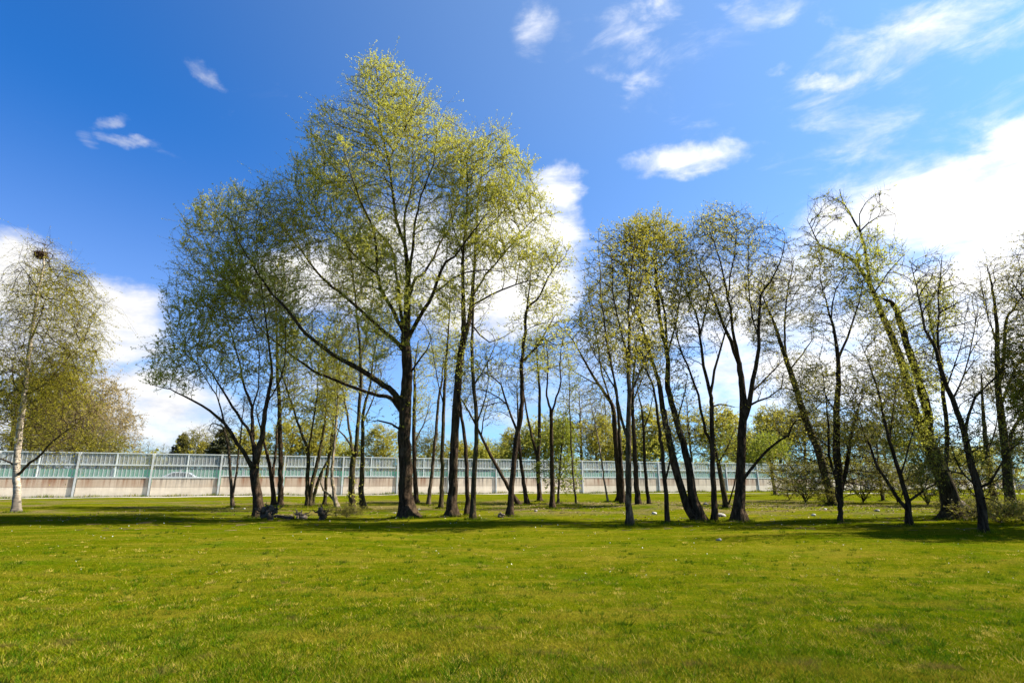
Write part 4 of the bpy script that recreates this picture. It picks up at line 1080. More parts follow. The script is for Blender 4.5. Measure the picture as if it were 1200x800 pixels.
def bay_meshes(hc):
    c_ = MB().box(0.14, BAY - 0.14, 0.0, 0.14, -0.5, hc * 0.5 + 0.02).box(0.16, BAY - 0.16, 0.025, 0.12, hc * 0.5 + 0.02, hc * 0.5 + 0.045).box(0.14, BAY - 0.14, 0.0, 0.14, hc * 0.5 + 0.045, hc)
    me = c_.mesh('concrete_panel'); me.materials.append(m_con)
    f = MB()
    for z0, z1, pr in ((hc + 0.003, hc + 0.10, 0.0), (3.0, 3.10, -0.02), (4.14, 4.22, 0.0)): f.box(0.125, BAY - 0.125, -0.035 + pr, 0.105, z0, z1)
    for a_, b_ in ((hc + 0.103, 2.997), (3.103, 4.137)): f.box(BAY / 2 - 0.05, BAY / 2 + 0.05, -0.03, 0.10, a_, b_)
    fm = f.mesh('screen_frame'); fm.materials.append(m_rail)
    g_ = MB()
    for a_, b_ in ((hc + 0.103, 2.997), (3.103, 4.137)):
        for x0, x1 in ((0.14, BAY / 2 - 0.053), (BAY / 2 + 0.053, BAY - 0.14)):
            g_.box(x0, x1, 0.03, 0.045, a_, b_)
            x = x0 + 0.12
            while x < x1 - 0.08:
                g_.box(x, x + 0.07, 0.016, 0.026, a_ + 0.02, b_ - 0.02, 1); x += 0.36
    gm = g_.mesh('glass_screen'); gm.materials.append(m_glass); gm.materials.append(m_stripe)
    return me, fm, gm


LOW, HIGH = bay_meshes(1.80), bay_meshes(1.98)
for k in range(-8, 24):
    s = S0 + BAY * k
    o = bpy.data.objects.new('post', post_me); COL.objects.link(o); o.parent = root; o.location = (s, 0, 0)
    if k == 23: break
    for me in (LOW if k < 0 else HIGH):
        o = bpy.data.objects.new(me.name.split('.')[0], me); COL.objects.link(o); o.parent = root; o.location = (s, 0, 0)

# gravel path: along the barrier on the left, keeping its own line to the right
m_path, nt, b = mat('gravel')
c = ramp(nt, noise(nt, obj_pos(nt), 14, 6, 0.7), [(0.3, (0.24, 0.21, 0.17)), (0.7, (0.46, 0.42, 0.36))])
nt.links.new(c, b.inputs['Base Color']); bump(nt, b, noise(nt, obj_pos(nt), 40, 4), 0.6, 0.02)
ctrl = np.array([wall_pt(s, -1.5)[:2] for s in (-85, -60, -40, -20, -5, 8)] + [[24, 72.2], [40, 71.5], [58, 69.5], [85, 66], [120, 62]])
cc = catmull(ctrl, 160); tn = unit(np.gradient(cc, axis=0)); nn = np.stack([-tn[:, 1], tn[:, 0]], -1)
L_, R_ = cc + nn * 1.0, cc - nn * 1.0
V = np.concatenate([np.column_stack([q, ground_h(q[:, 0], q[:, 1]) + 0.02]) for q in (L_, R_)])
i = np.arange(159); F = np.stack([i + 160, i + 161, i + 1, i], -1)
tag(link('path', np_mesh('path', [(V, F, 0, True)]), None, (m_path,)), kind='structure')

# raised road behind the barrier, and the opposite green barrier
m_road, nt, b = mat('asphalt')
nt.links.new(ramp(nt, noise(nt, obj_pos(nt), 5, 5), [(0.3, (0.045, 0.045, 0.045)), (0.7, (0.075, 0.073, 0.07))]), b.inputs['Base Color'])
rd = link('road', MB().box(-130, 170, 1.5, 24, -0.8, 1.0).mesh('road'), None, (m_road,))
rd.location = wall_pt(0, 0, 0.22).tolist(); rd.rotation_euler = (0, 0, WRZ); tag(rd, kind='structure')
m_teal, nt, b = mat('green_panel')
c = ramp(nt, noise(nt, nd(nt, 'ShaderNodeMapping', {'Vector': obj_pos(nt), 'Scale': (0.3, 0.3, 1.5)}).outputs[0], 1.0, 4), [(0.3, (0.05, 0.32, 0.14)), (0.7, (0.09, 0.45, 0.22))])
nt.links.new(c, b.inputs['Base Color'])
root = empty('green_barrier', wall_pt(0, 24.6, 0.22), WRZ)
tag(root, 'opposite green barrier glimpsed through the lower glass row across the road', 'noise barrier')
gp = MB().box(0.1, 7.9, 0, 0.12, -0.6, 3.1).mesh('green_panel'); gp.materials.append(m_teal)
gpost = MB().box(-0.09, 0.09, -0.06, 0.16, -0.6, 3.25).mesh('post'); gpost.materials.append(m_steel)
for k in range(-15, 20):
    o = bpy.data.objects.new('green_panel', gp); COL.objects.link(o); o.parent = root; o.location = (8.0 * k, 0, 0)
    o = bpy.data.objects.new('post', gpost); COL.objects.link(o); o.parent = root; o.location = (8.0 * k, 0, 0)

# pale car passing behind the glass on the left
def prism(profile, x0, x1, mi=0, inset=0.0):
    P = np.array(profile); n_ = len(P)
    v = np.concatenate([np.column_stack([P[:, 0], np.full(n_, x0), P[:, 1]]), np.column_stack([P[:, 0], np.full(n_, x1), P[:, 1]])])
    f = [[i_, (i_ + 1) % n_, (i_ + 1) % n_ + n_, i_ + n_] for i_ in range(n_)]
    return v, f, n_, mi


import bmesh
def prism_mesh(name, profile, y0, y1, bev=0.06):
    bm = bmesh.new()
    a_ = [bm.verts.new((x, y0, z)) for x, z in profile]; b_ = [bm.verts.new((x, y1, z)) for x, z in profile]
    n_ = len(profile)
    bm.faces.new(a_); bm.faces.new(b_[::-1])
    for i_ in range(n_): bm.faces.new((a_[i_], b_[i_], b_[(i_ + 1) % n_], a_[(i_ + 1) % n_]))
    bmesh.ops.recalc_face_normals(bm, faces=bm.faces)
    if bev: bmesh.ops.bevel(bm, geom=bm.edges[:], offset=bev, segments=2, affect='EDGES', profile=0.6)
    for f_ in bm.faces: f_.smooth = True
    me = bpy.data.meshes.new(name); bm.to_mesh(me); bm.free(); return me


m_car, nt, b = mat('silver_paint'); b.inputs['Base Color'].default_value = (0.62, 0.64, 0.66, 1); b.inputs['Roughness'].default_value = 0.3; b.inputs['Coat Weight'].default_value = 0.4
m_win, nt, b = mat('car_glass'); b.inputs['Base Color'].default_value = (0.02, 0.025, 0.03, 1); b.inputs['Roughness'].default_value = 0.08
m_tyre, nt, b = mat('tyre_rubber'); b.inputs['Base Color'].default_value = (0.02, 0.02, 0.02, 1)
m_lamp, nt, b = mat('lamp_glass'); b.inputs['Base Color'].default_value = (0.45, 0.03, 0.02, 1)
car = empty('car', wall_pt(-37.2, 8.5, 1.22), WRZ)
tag(car, 'light silver car on the road seen through the glass screen at left', 'car')
link('body', prism_mesh('body', [(-2.2, 0.35), (2.2, 0.35), (2.28, 0.75), (1.9, 0.95), (1.1, 1.02), (0.4, 1.5), (-1.2, 1.54), (-2.0, 1.1), (-2.25, 0.95)], -0.88, 0.88), car, (m_car,))
for y0, y1 in ((-0.905, -0.87), (0.87, 0.905)):
    link('side_window', prism_mesh('side_window', [(0.9, 1.03), (0.36, 1.42), (-1.15, 1.45), (-1.7, 1.08)], y0, y1, 0.01), car, (m_win,))
    link('tail_light', prism_mesh('tail_light', [(-2.285, 0.78), (-2.1, 0.78), (-2.1, 0.95), (-2.27, 0.95)], y0 - 0.004 if y0 < 0 else 0.72, -0.72 if y0 < 0 else y1 + 0.004, 0.01), car, (m_lamp,))
for x in (-1.4, 1.4):
    for y in (-0.78, 0.78):
        bm = bmesh.new(); bmesh.ops.create_cone(bm, cap_ends=True, segments=24, radius1=0.33, radius2=0.33, depth=0.22); me = bpy.data.meshes.new('wheel'); bm.to_mesh(me); bm.free()
        w_ = link('wheel', me, car, (m_tyre,)); w_.location = (x, y, 0.33); w_.rotation_euler = (R(90), 0, 0)

# ------------------------------------------------------------------ trees beyond the barrier
def free_tree(height, crowns, stems, bark, leaf, spec, D, n_att, seed, trop=(0, 0, 0.3)):
    """A tree at the origin: stems are lists of (x, y, z, radius); crowns are (x, y, z, rx, ry, rz, weight)."""
    global rng
    rng = np.random.default_rng(seed); sk = Skeleton()
    for s, st in enumerate(stems):
        a_ = np.array(st, float); n_ = max(5, int(np.linalg.norm(np.diff(a_[:, :3], axis=0), axis=1).sum() / (D * 0.8)))
        c_ = catmull(a_, n_)
        if s == 0: par = sk.add(c_[0, :3] - [0, 0, 0.5], -1, c_[0, 3] * 1.3, s); st0 = 0
        else: par = int(np.argmin(np.linalg.norm(np.array(sk.p) - c_[0, :3], axis=1))); st0 = 1
        for q in c_[st0:]: par = sk.add(q[:3] + rng.normal(size=3) * 0.04, par, max(q[3], 0.012), s)
    n_tr = len(sk.p); A = []
    for cx_, cy_, cz_, rx, ry, rz, w in crowns:
        k = int(n_att * w); u = rand_unit(k) * rng.random((k, 1)) ** (1 / 2.2); A.append(np.array([cx_, cy_, cz_]) + u * [rx, ry, rz])
    colonise(sk, np.concatenate(A), D, D * 1.2, trop=trop, infl=14); finish_radii(sk, 0.014)
    sid = np.array(sk.sid); P = np.array(sk.p); par = np.array(sk.par); r = np.array(sk.r)
    z0 = np.zeros(3); tk = np_mesh('trunk', tubes(sk, sid >= 0, off=z0)); tk.materials.append(BARK[bark])
    dirs = np.zeros_like(P); h = par >= 0; dirs[h] = unit(P[h] - P[par[h]])
    pick = r < 0.06
    cr = np_mesh('crown', tubes(sk, sid < 0, 0, z0) + twig_leaves(P[pick], dirs[pick], spec, z0), 'tint')
    cr.materials.append(BARK[spec.get('twigbark', 'grey')]); cr.materials.append(LEAF[leaf])
    return tk, cr


S_FAR = dict(tw=3.4, tl=0.9, lv=10, ls=0.16, lw=0.55, up=0.25, tr=0.011, twigbark='grey')
PROTO = {
    'yellow': (12.0, free_tree(12, [(0, 0, 7.6, 3.6, 3.6, 4.2, 1)], [[(0, 0, 0, 0.22), (0.1, 0, 4, 0.17), (-0.1, 0.1, 8, 0.1), (0, 0, 11.6, 0.02)], [(0, 0, 3.5, 0.1), (1.4, 0.5, 6.5, 0.06), (2.2, 0.6, 9, 0.02)]], 'grey', 'gold', dict(S_FAR, lv=8), 0.5, 800, 301)),
    'green': (11.0, free_tree(11, [(0, 0, 6.8, 3.9, 3.9, 4.0, 1)], [[(0, 0, 0, 0.2), (-0.2, 0, 4, 0.15), (0.1, 0.1, 7, 0.09), (0, 0, 10.5, 0.02)], [(0, 0, 2.6, 0.1), (-1.6, 0.5, 5.5, 0.05), (-2.4, 0.6, 8, 0.02)]], 'dark', 'willow', S_FAR, 0.5, 800, 302)),
    'olive': (11.5, free_tree(11.5, [(0, 0, 6.6, 3.8, 3.8, 4.6, 1)], [[(0, 0, 0, 0.2), (0.2, 0, 4, 0.15), (0.1, 0.1, 7, 0.09), (0, 0, 11, 0.02)]], 'dark', 'olive', dict(S_FAR, lv=4.5), 0.5, 900, 303)),
    'tan': (12.0, free_tree(12, [(0, 0, 7.0, 3.3, 3.3, 4.8, 1)], [[(0, 0, 0, 0.2), (0.1, 0, 5, 0.14), (0, 0, 11.6, 0.02)]], 'pale', 'tan', dict(S_FAR, lv=3.2, ls=0.15, tw=3.2, droop=0.5, twigbark='pale'), 0.5, 850, 304, (0, 0, 0.1))),
    'bare': (13.0, free_tree(13, [(0, 0, 8.0, 3.3, 3.3, 4.6, 1)], [[(0, 0, 0, 0.2), (0.1, 0, 5, 0.14), (-0.1, 0, 9, 0.09), (0, 0, 12.6, 0.02)], [(0, 0, 4.5, 0.09), (-1.2, 0.3, 8, 0.05), (-1.7, 0.3, 11, 0.02)]], 'grey', 'gold', dict(S_FAR, lv=1.8, tw=3.2, ls=0.17), 0.5, 700, 305)),
}


def spruce(height, seed):
    r = np.random.default_rng(seed); ch = []
    sk = Skeleton(); par = sk.add((0, 0, -0.5), -1, 0.2, 0)
    for z in np.linspace(0, height, 16): par = sk.add((r.normal() * 0.03, r.normal() * 0.03, z), par, 0.18 * (1 - z / height) + 0.015, 0)
    tk = np_mesh('trunk', tubes(sk, np.ones(len(sk.p), bool))); tk.materials.append(BARK['dark'])
    C, AX = [], []
    for z in np.arange(1.2, height, 0.28):
        f = (1 - z / height); nb = 7
        for k in range(nb):
            a_ = r.uniform(0, 6.28); L = (0.25 + 2.3 * f ** 0.8) * r.uniform(0.7, 1.15)
            t_ = np.linspace(0.1, 1, int(5 + L * 9)); out_ = np.array([math.cos(a_), math.sin(a_)])
            pz = z - 0.35 * L * t_ + 0.2 * L * t_ ** 2
            pos = np.column_stack([out_[0] * L * t_, out_[1] * L * t_, pz]) + r.normal(size=(len(t_), 3)) * 0.06
            C.append(pos); AX.append(np.repeat([[out_[0], out_[1], -0.5]], len(t_), 0))
    C = np.concatenate(C); AX = np.concatenate(AX); C = np.repeat(C, 4, 0); m = len(C)
    ax = unit(np.repeat(AX, 4, 0) + r.normal(size=(m, 3)) * 0.7) * r.uniform(0.2, 0.42, (m, 1)); bx = unit(np.cross(ax, r.normal(size=(m, 3)))) * 0.05
    V = np.stack([C, C + ax * 0.5 + bx, C + ax, C + ax * 0.5 - bx], 1).reshape(-1, 3)
    cr = np_mesh('crown', [(V, np.arange(4 * m).reshape(-1, 4), 0, False, np.repeat(r.random(m), 4))], 'tint'); cr.materials.append(LEAF['needle'])
    return tk, cr


PROTO['spruce'] = (9.0, spruce(9.0, 401))
rr = np.random.default_rng(9)
TALLER = 1.12


def far_tree(kind, px, top, Y, label, wide=1.0, name='far_tree', cat='tree', group='trees beyond the noise barrier'):
    g = at(px, 560, Y); gz = float(ground_h(g[0], g[1]))
    h = (at(px, top, Y)[2] - gz) * (rr.uniform(0.86, 1.28) if kind != 'spruce' else 1.0); H, (tk, cr) = PROTO[kind]; s = h / H
    o = empty(name, (g[0], g[1], gz), rr.uniform(0, 6.28)); o.scale = (s * wide, s * wide, s)
    tag(o, label, cat, group)
    for nm, me in (('trunk', tk), ('crown', cr)):
        c_ = bpy.data.objects.new(nm, me); COL.objects.link(c_); c_.parent = o


for a_ in [
    ('olive', 2, 438, 82, 'dark olive tree beyond the barrier at the left edge, left of birch trunk', 1.0),
    ('olive', 62, 456, 88, 'dense olive tree beyond the barrier just right of the birch trunk', 0.9),
    ('tan', 100, 452, 92, 'tall tan tree beyond the barrier at the right of the birch crown', 0.9),
    ('tan', 128, 488, 96, 'short tan rounded tree ending the left group beyond the barrier', 1.0),
    ('olive', 30, 470, 78, 'low olive tree beyond the barrier directly behind the birch trunk', 1.1),
    ('tan', 84, 462, 86, 'tall brownish tree beyond the barrier hidden behind the right half of birch crown', 1.1),
    ('olive', 110, 482, 84, 'brownish olive tree beyond the barrier under the tall tan one', 1.1),
    ('tan', 46, 452, 90, 'brown tree beyond the barrier between the two trees flanking the birch trunk', 1.0),
    ('bare', 152, 517, 150, 'tiny pale distant tree left of the tallest barrier post gap near spruce', 0.9),
    ('bare', 168, 514, 152, 'pale distant tree above the left barrier post, between tan tree and spruce', 0.8),
    ('bare', 186, 517, 148, 'small pale distant tree immediately left of the first dark spruce', 0.9),
    ('olive', 226, 513, 112, 'brownish tree between the two dark spruces beyond the barrier', 0.9),
    ('yellow', 292, 512, 120, 'yellowish tree beyond the barrier behind the bent over sapling', 1.0),
    ('yellow', 338, 500, 112, 'rounded golden tree beyond the barrier right of the bushy willow trunks', 1.15),
    ('yellow', 366, 506, 116, 'golden tree beyond the barrier behind the mossy stem clump', 1.0),
    ('green', 402, 512, 118, 'green tree beyond the barrier behind the ivy covered pair', 1.1),
    ('yellow', 446, 502, 116, 'yellow tree beyond the barrier just left of the giant trunk', 1.1),
    ('olive', 500, 494, 114, 'brown olive tree beyond the barrier just right of the giant trunk', 0.9),
    ('yellow', 535, 510, 124, 'low yellow tree beyond the barrier behind the forking willow trunk', 1.3),
    ('green', 572, 506, 122, 'green tree beyond the barrier left of the crooked tree', 1.3),
    ('yellow', 606, 502, 126, 'yellow tree beyond the barrier directly behind the crooked tree', 1.1),
    ('green', 640, 496, 124, 'green tree beyond the barrier behind the dark Y shaped tree', 1.1),
    ('bare', 682, 470, 124, 'half bare tall tree beyond the barrier right of the light green young tree', 0.9),
    ('yellow', 700, 486, 122, 'golden tree beyond the barrier left of the trunk with sweeping limbs', 1.1),
    ('bare', 712, 462, 130, 'half bare tree beyond the barrier behind the sweeping limbs', 0.8),
    ('green', 746, 494, 126, 'green tree beyond the barrier behind the grey sunlit trunk', 1.3),
    ('yellow', 776, 490, 128, 'golden tree beyond the barrier left of the leaning triple trunk', 1.2),
    ('bare', 812, 476, 128, 'half bare tree beyond the barrier right of the leaning triple trunk', 1.0),
    ('yellow', 842, 488, 130, 'golden tree beyond the barrier between the vase forked and stout black trunks', 1.2),
    ('green', 884, 486, 132, 'green tree beyond the barrier just right of the stout black trunk', 1.2),
    ('yellow', 918, 490, 134, 'golden tree beyond the barrier above the bright yellow green small tree', 1.1),
    ('olive', 948, 478, 136, 'olive tree beyond the barrier behind the long mossy leaning trunk', 1.1),
    ('olive', 1000, 490, 140, 'olive tree beyond the barrier right of the thin footed tree', 1.2),
    ('tan', 1040, 500, 146, 'tan tree beyond the barrier behind the low forked tree', 1.2),
    ('olive', 1090, 498, 150, 'olive tree beyond the barrier behind the massive leaning trunk', 1.2),
    ('green', 1138, 512, 156, 'green tree beyond the barrier behind the twiggy tree nearest the viewer', 1.3),
    ('olive', 1188, 508, 160, 'olive tree beyond the barrier at the right edge behind the mossy trunk', 1.2),
]: far_tree(a_[0], a_[1], a_[2], a_[3] + 4, a_[4], a_[5])
far_tree('spruce', 207, 507, 116, 'dark pointed spruce beyond the barrier, the left and bigger one', 1.2, 'spruce_tree', 'spruce', 'spruces beyond the barrier')
far_tree('spruce', 256, 500, 112, 'dark brownish spruce beyond the barrier right beside the bent over sapling', 1.5, 'spruce_tree', 'spruce', 'spruces beyond the barrier')

# the wood that closes the view behind those trees, one mass
rng = np.random.default_rng(55)
n = 9000
s_ = rng.uniform(-190, 260, n); bk = rng.uniform(62, 84, n)
hh = 7.0 + 1.6 * np.sin(s_ * 0.13) + 1.3 * np.sin(s_ * 0.31 + 1) + 0.9 * np.sin(s_ * 0.71 + 2)
hh = np.where(s_ < -62, hh * 0.55, hh)
q = WO[None] + WU[None] * s_[:, None] + WN[None] * bk[:, None]
zz = ground_h(q[:, 0], q[:, 1]) + hh * rng.random(n) ** 0.7
P_ = np.column_stack([q, zz])
ch = twig_leaves(P_, np.repeat([[0, 0, 1.0]], n, 0), dict(tw=2, tl=1.6, lv=7, ls=0.42, lw=0.6, up=0.3, tr=0.02), np.zeros(3))
far = link('far_woods', np_mesh('far_woods', ch, 'tint'), None, (BARK['grey'], LEAF['gold']))
tag(far, 'low yellowish spring woodland closing the view far behind the barrier', 'woods', kind='stuff')

# ------------------------------------------------------------------ shrubs, stumps, stones
S_SHRUB = dict(tw=2.6, tl=0.4, lv=6.0, ls=0.06, lw=0.5, up=0.2, tr=0.005, twigbark='dark')
sh = [[(0, 0, 0, 0.03), (0.1, 0, 0.6, 0.025), (0.3, 0.1, 1.6, 0.01)]] + [[(0, 0, 0.05, 0.025), (math.cos(k) * 0.5, math.sin(k) * 0.5, 0.9, 0.018), (math.cos(k) * 1.1, math.sin(k) * 1.1, 1.7, 0.008)] for k in (0.4, 1.7, 2.9, 4.1, 5.3)]
PROTO['shrub'] = (2.6, free_tree(2.6, [(0, 0, 1.35, 1.5, 1.5, 1.15, 1)], sh, 'dark', 'olive', S_SHRUB, 0.22, 420, 310))
PROTO['bramble'] = (1.3, free_tree(1.3, [(0, 0, 0.65, 1.5, 1.3, 0.55, 1)], [[(0, 0, 0, 0.02), (0.2, 0, 0.4, 0.015), (0.6, 0.1, 0.9, 0.006)]] + [[(0, 0, 0.02, 0.016), (math.cos(k) * 0.6, math.sin(k) * 0.6, 0.55, 0.012), (math.cos(k) * 1.2, math.sin(k) * 1.2, 0.4, 0.006)] for k in (0.3, 1.5, 2.6, 3.9, 5.2)], 'grey', 'olive', dict(S_SHRUB, lv=3.5, tl=0.4, twigbark='grey'), 0.2, 260, 311))


def shrub(kind, px, py, h, label, wide=1.0, name='shrub', cat='shrub', group='shrubs among the trees'):
    g = on_ground(px, py); H, (tk, cr) = PROTO[kind]; s = h / H
    o = empty(name, g, rr.uniform(0, 6.28)); o.scale = (s * wide, s * wide, s); tag(o, label, cat, group)
    for nm, me in (('stem', tk), ('foliage', cr)):
        c_ = bpy.data.objects.new(nm, me); COL.objects.link(c_); c_.parent = o


for a_ in [
    ('shrub', 944, 589, 4.2, 'olive shrub at the barrier left of the long mossy leaning trunk', 1.2),
    ('shrub', 1012, 590, 4.0, 'olive shrub at the right foot of the thin footed tree', 1.1),
    ('shrub', 968, 592, 1.5, 'low olive shrub against the base of the long mossy leaning trunk', 1.3),
    ('shrub', 1052, 589, 3.0, 'olive shrub behind the low forked tree', 1.2),
    ('shrub', 925, 586, 1.8, 'thin olive shrub at the barrier right of the bright yellow green small tree', 1.3),
    ('shrub', 1088, 592, 3.4, 'olive shrub left of the massive leaning trunk', 1.0),
    ('shrub', 1150, 592, 3.6, 'olive shrub behind the dark trunk nearest the viewer', 1.1),
    ('bramble', 1172, 612, 0.95, 'pale twiggy bramble between the two rightmost trunks', 1.5),
    ('bramble', 1198, 610, 0.9, 'pale twiggy bramble at the right edge below the mossy trunk', 1.5),
    ('bramble', 1135, 606, 1.0, 'pale twiggy bramble beside the broad old stump', 1.2),
    ('bramble', 406, 606, 0.6, 'dark brush heap around the foot of the greenery wrapped trunk', 1.5),
]: shrub(*a_)

m_root, nt, b = mat('old_wood')
c = noise(nt, nd(nt, 'ShaderNodeMapping', {'Vector': nd(nt, 'ShaderNodeTexCoord').outputs['Object'], 'Scale': (4, 4, 12)}).outputs[0], 1.4, 6, 0.65, 0.5)
nt.links.new(ramp(nt, c, [(0.32, (0.016, 0.011, 0.007)), (0.50, (0.065, 0.045, 0.028)), (0.7, (0.15, 0.105, 0.065))]), b.inputs['Base Color']); bump(nt, b, c, 0.9, 0.04)
m_wood2, nt, b = mat('weathered_wood')
c = noise(nt, nd(nt, 'ShaderNodeTexCoord').outputs['Object'], 7, 6, 0.65)
nt.links.new(ramp(nt, c, [(0.32, (0.03, 0.022, 0.014)), (0.5, (0.12, 0.085, 0.055)), (0.7, (0.24, 0.18, 0.12))]), b.inputs['Base Color']); bump(nt, b, c, 0.8, 0.03)


def root_clump(name, label, cat, px, py, wpx, hpx, seed, nroots=26, m=None):
    g = on_ground(px, py); s = px_scale(g[1]); w_, h_ = wpx * s, hpx * s
    r = np.random.default_rng(seed)
    o = empty(name, g, 0); tag(o, label, cat)
    me = lumpy_ball(1.0, seed, (w_ * 0.22, w_ * 0.22, h_ * 0.30), 0.8)
    bd = link('body', me, o, (m or m_root,)); bd.location = (0, 0, h_ * 0.36)
    for k in range(nroots):
        a_ = k * 2 * math.pi / nroots + r.uniform(-0.2, 0.2); el = r.uniform(0.0, 1.25)
        d_ = np.array([math.cos(a_) * math.cos(el), math.sin(a_) * math.cos(el), math.sin(el)])
        sk = Skeleton(); par = -1; L = r.uniform(0.45, 1.0)
        for t_ in np.linspace(0.35, 1, 7):
            pos = np.array([0, 0, h_ * 0.3]) + d_ * np.array([w_, w_, h_ * 1.25]) * 0.62 * L * t_ * 1.15 + r.normal(size=3) * 0.03 * w_
            pos[2] = max(pos[2], 0.02)
            par = sk.add(pos, par, max(0.006, 0.075 * w_ * (1.05 - t_)), 0)
        link('root', np_mesh('root', tubes(sk, np.ones(len(sk.p), bool))), o, (m or m_root,))
    return o


root_clump('root_clump', 'dark spiky root clump standing alone between the mossy stem clump and brush heap', 'root clump', 377, 609, 19, 19, 21)
root_clump('root_clump', 'dark gnarled root clump at the right foot of the bushy willow', 'root clump', 313, 608, 30, 20, 22, 26)
root_clump('tree_stump', 'low rounded brown stump lying between the two dark root clumps', 'stump', 350, 611, 25, 15, 23, 12, m_wood2)
root_clump('tree_stump', 'broad dark old stump pressed against the massive leaning trunk', 'stump', 1131, 607, 30, 21, 24, 16)
root_clump('tree_stump', 'small pale broken stump left of the crooked tree foot', 'stump', 588, 606, 13, 7, 25, 8, m_wood2)
# dark tapered bar on the ground between willow foot and stump
ga, gb = on_ground(322, 606), on_ground(344, 608)
sk = Skeleton(); par = -1
for t_ in np.linspace(0, 1, 9): par = sk.add((gb - ga) * t_ + [0, 0.10 * math.sin(t_ * 4), 0.06], par, 0.085 - 0.03 * t_ + 0.012 * math.sin(t_ * 9), 0)
lg = link('dark_bar', np_mesh('dark_bar', tubes(sk, np.ones(len(sk.p), bool))), None, (m_root,)); lg.location = ga.tolist()
tag(lg, 'dark tapered bar lying on grass between willow root clump and rounded stump', 'log')

m_stone, nt, b = mat('pale_stone')
c = noise(nt, nd(nt, 'ShaderNodeTexCoord').outputs['Object'], 8, 5)
nt.links.new(ramp(nt, c, [(0.3, (0.28, 0.26, 0.22)), (0.7, (0.52, 0.49, 0.44))]), b.inputs['Base Color']); bump(nt, b, c, 0.5, 0.02)
m_stone2, nt, b = mat('grey_stone')
nt.links.new(ramp(nt, noise(nt, nd(nt, 'ShaderNodeTexCoord').outputs['Object'], 8, 5), [(0.3, (0.10, 0.09, 0.075)), (0.7, (0.30, 0.27, 0.23))]), b.inputs['Base Color'])
for k, (px, py, w_, m_, lab) in enumerate([
    (953, 604, 7, m_stone, 'bright white stone on sunlit grass left of the thin footed tree'),
    (967, 597, 5, m_stone, 'small pale stone just behind the bright white stone'),
    (767, 602, 8, m_stone, 'pale flat stone on grass left of the low forked dark sapling'),
    (827, 591, 8, m_stone2, 'grey stone behind the leaning triple trunk'),
    (463, 601, 4, m_stone2, 'small brownish stone left of the giant trunk'),
    (491, 597, 5, m_stone, 'small pale stone at the right side of the giant trunk'),
    (628, 599, 6, m_stone2, 'beige stone on leaf litter right of the crooked tree'),
    (272, 596, 4, m_stone, 'small pale stone at the foot of the bent over sapling'),
    (286, 596, 4, m_stone, 'small pale stone between bent over sapling and bushy willow'),
    (1028, 599, 8, m_stone2, 'flat grey stone on the grass behind the low forked tree'),
    (845, 605, 14, m_stone2, 'reddish grey stone leaning at the left of the stout black trunk'),
    (743, 595, 5, m_stone, 'small pale stone behind the grey sunlit trunk'),
    (843, 633, 8, m_stone2, 'lone grey stone on open grass in front of the stout black trunk'),
]):
    g = on_ground(px, py); s = px_scale(g[1]) * w_ * 0.36
    o = link('stone', lumpy_ball(1.0, 60 + k, (s, s * 0.8, s * 0.6), 0.28, 2), None, (m_,)); o.location = (g + [0, 0, s * 0.25]).tolist()
    tag(o, lab, 'stone', 'stones on the lawn')

# ------------------------------------------------------------------ sky, sun, camera
SUN_AZ, SUN_EL = R(80), R(44)                 # azimuth clockwise from the viewing direction (+Y)
sun_dir = np.array([math.sin(SUN_AZ) * math.cos(SUN_EL), math.cos(SUN_AZ) * math.cos(SUN_EL), math.sin(SUN_EL)])
L = bpy.data.lights.new('sun', 'SUN'); L.energy = 5.0; L.angle = R(0.53); L.color = (1.0, 0.95, 0.86)
so = bpy.data.objects.new('sun', L); COL.objects.link(so); so.location = (60, 10, 60)
so.rotation_euler = Vector((-sun_dir).tolist()).to_track_quat('-Z', 'Y').to_euler()

W = bpy.data.worlds.new('World'); SC.world = W; W.use_nodes = True
nt = W.node_tree; nt.nodes.clear()
sky = nd(nt, 'ShaderNodeTexSky'); sky.sky_type = 'NISHITA'; sky.sun_disc = False
sky.sun_elevation = SUN_EL; sky.sun_rotation = SUN_AZ; sky.air_density = 1.0; sky.dust_density = 0.6; sky.ozone_density = 3.0
D_ = nd(nt, 'ShaderNodeTexCoord').outputs['Generated']
toned = mix(nt, 1.0, sky.outputs[0], SKY_TINT, 'MULTIPLY')


def vm(op, a, b=None):
    n = nt.nodes.new('ShaderNodeVectorMath'); n.operation = op
    for i_, v_ in enumerate((a, b)):
        if v_ is None: continue
        if hasattr(v_, 'is_output') and v_.is_output: nt.links.new(v_, n.inputs[i_])
        else: n.inputs[i_].default_value = tuple(v_)
    return n


wn = nd(nt, 'ShaderNodeTexNoise', {'Vector': D_, 'Scale': 7.0, 'Detail': 6, 'Roughness': 0.6})
warp = vm('SCALE', vm('SUBTRACT', wn.outputs['Color'], (0.5, 0.5, 0.5)).outputs[0]); warp.inputs[3].default_value = 0.10
DW = vm('ADD', D_, warp.outputs[0]).outputs[0]
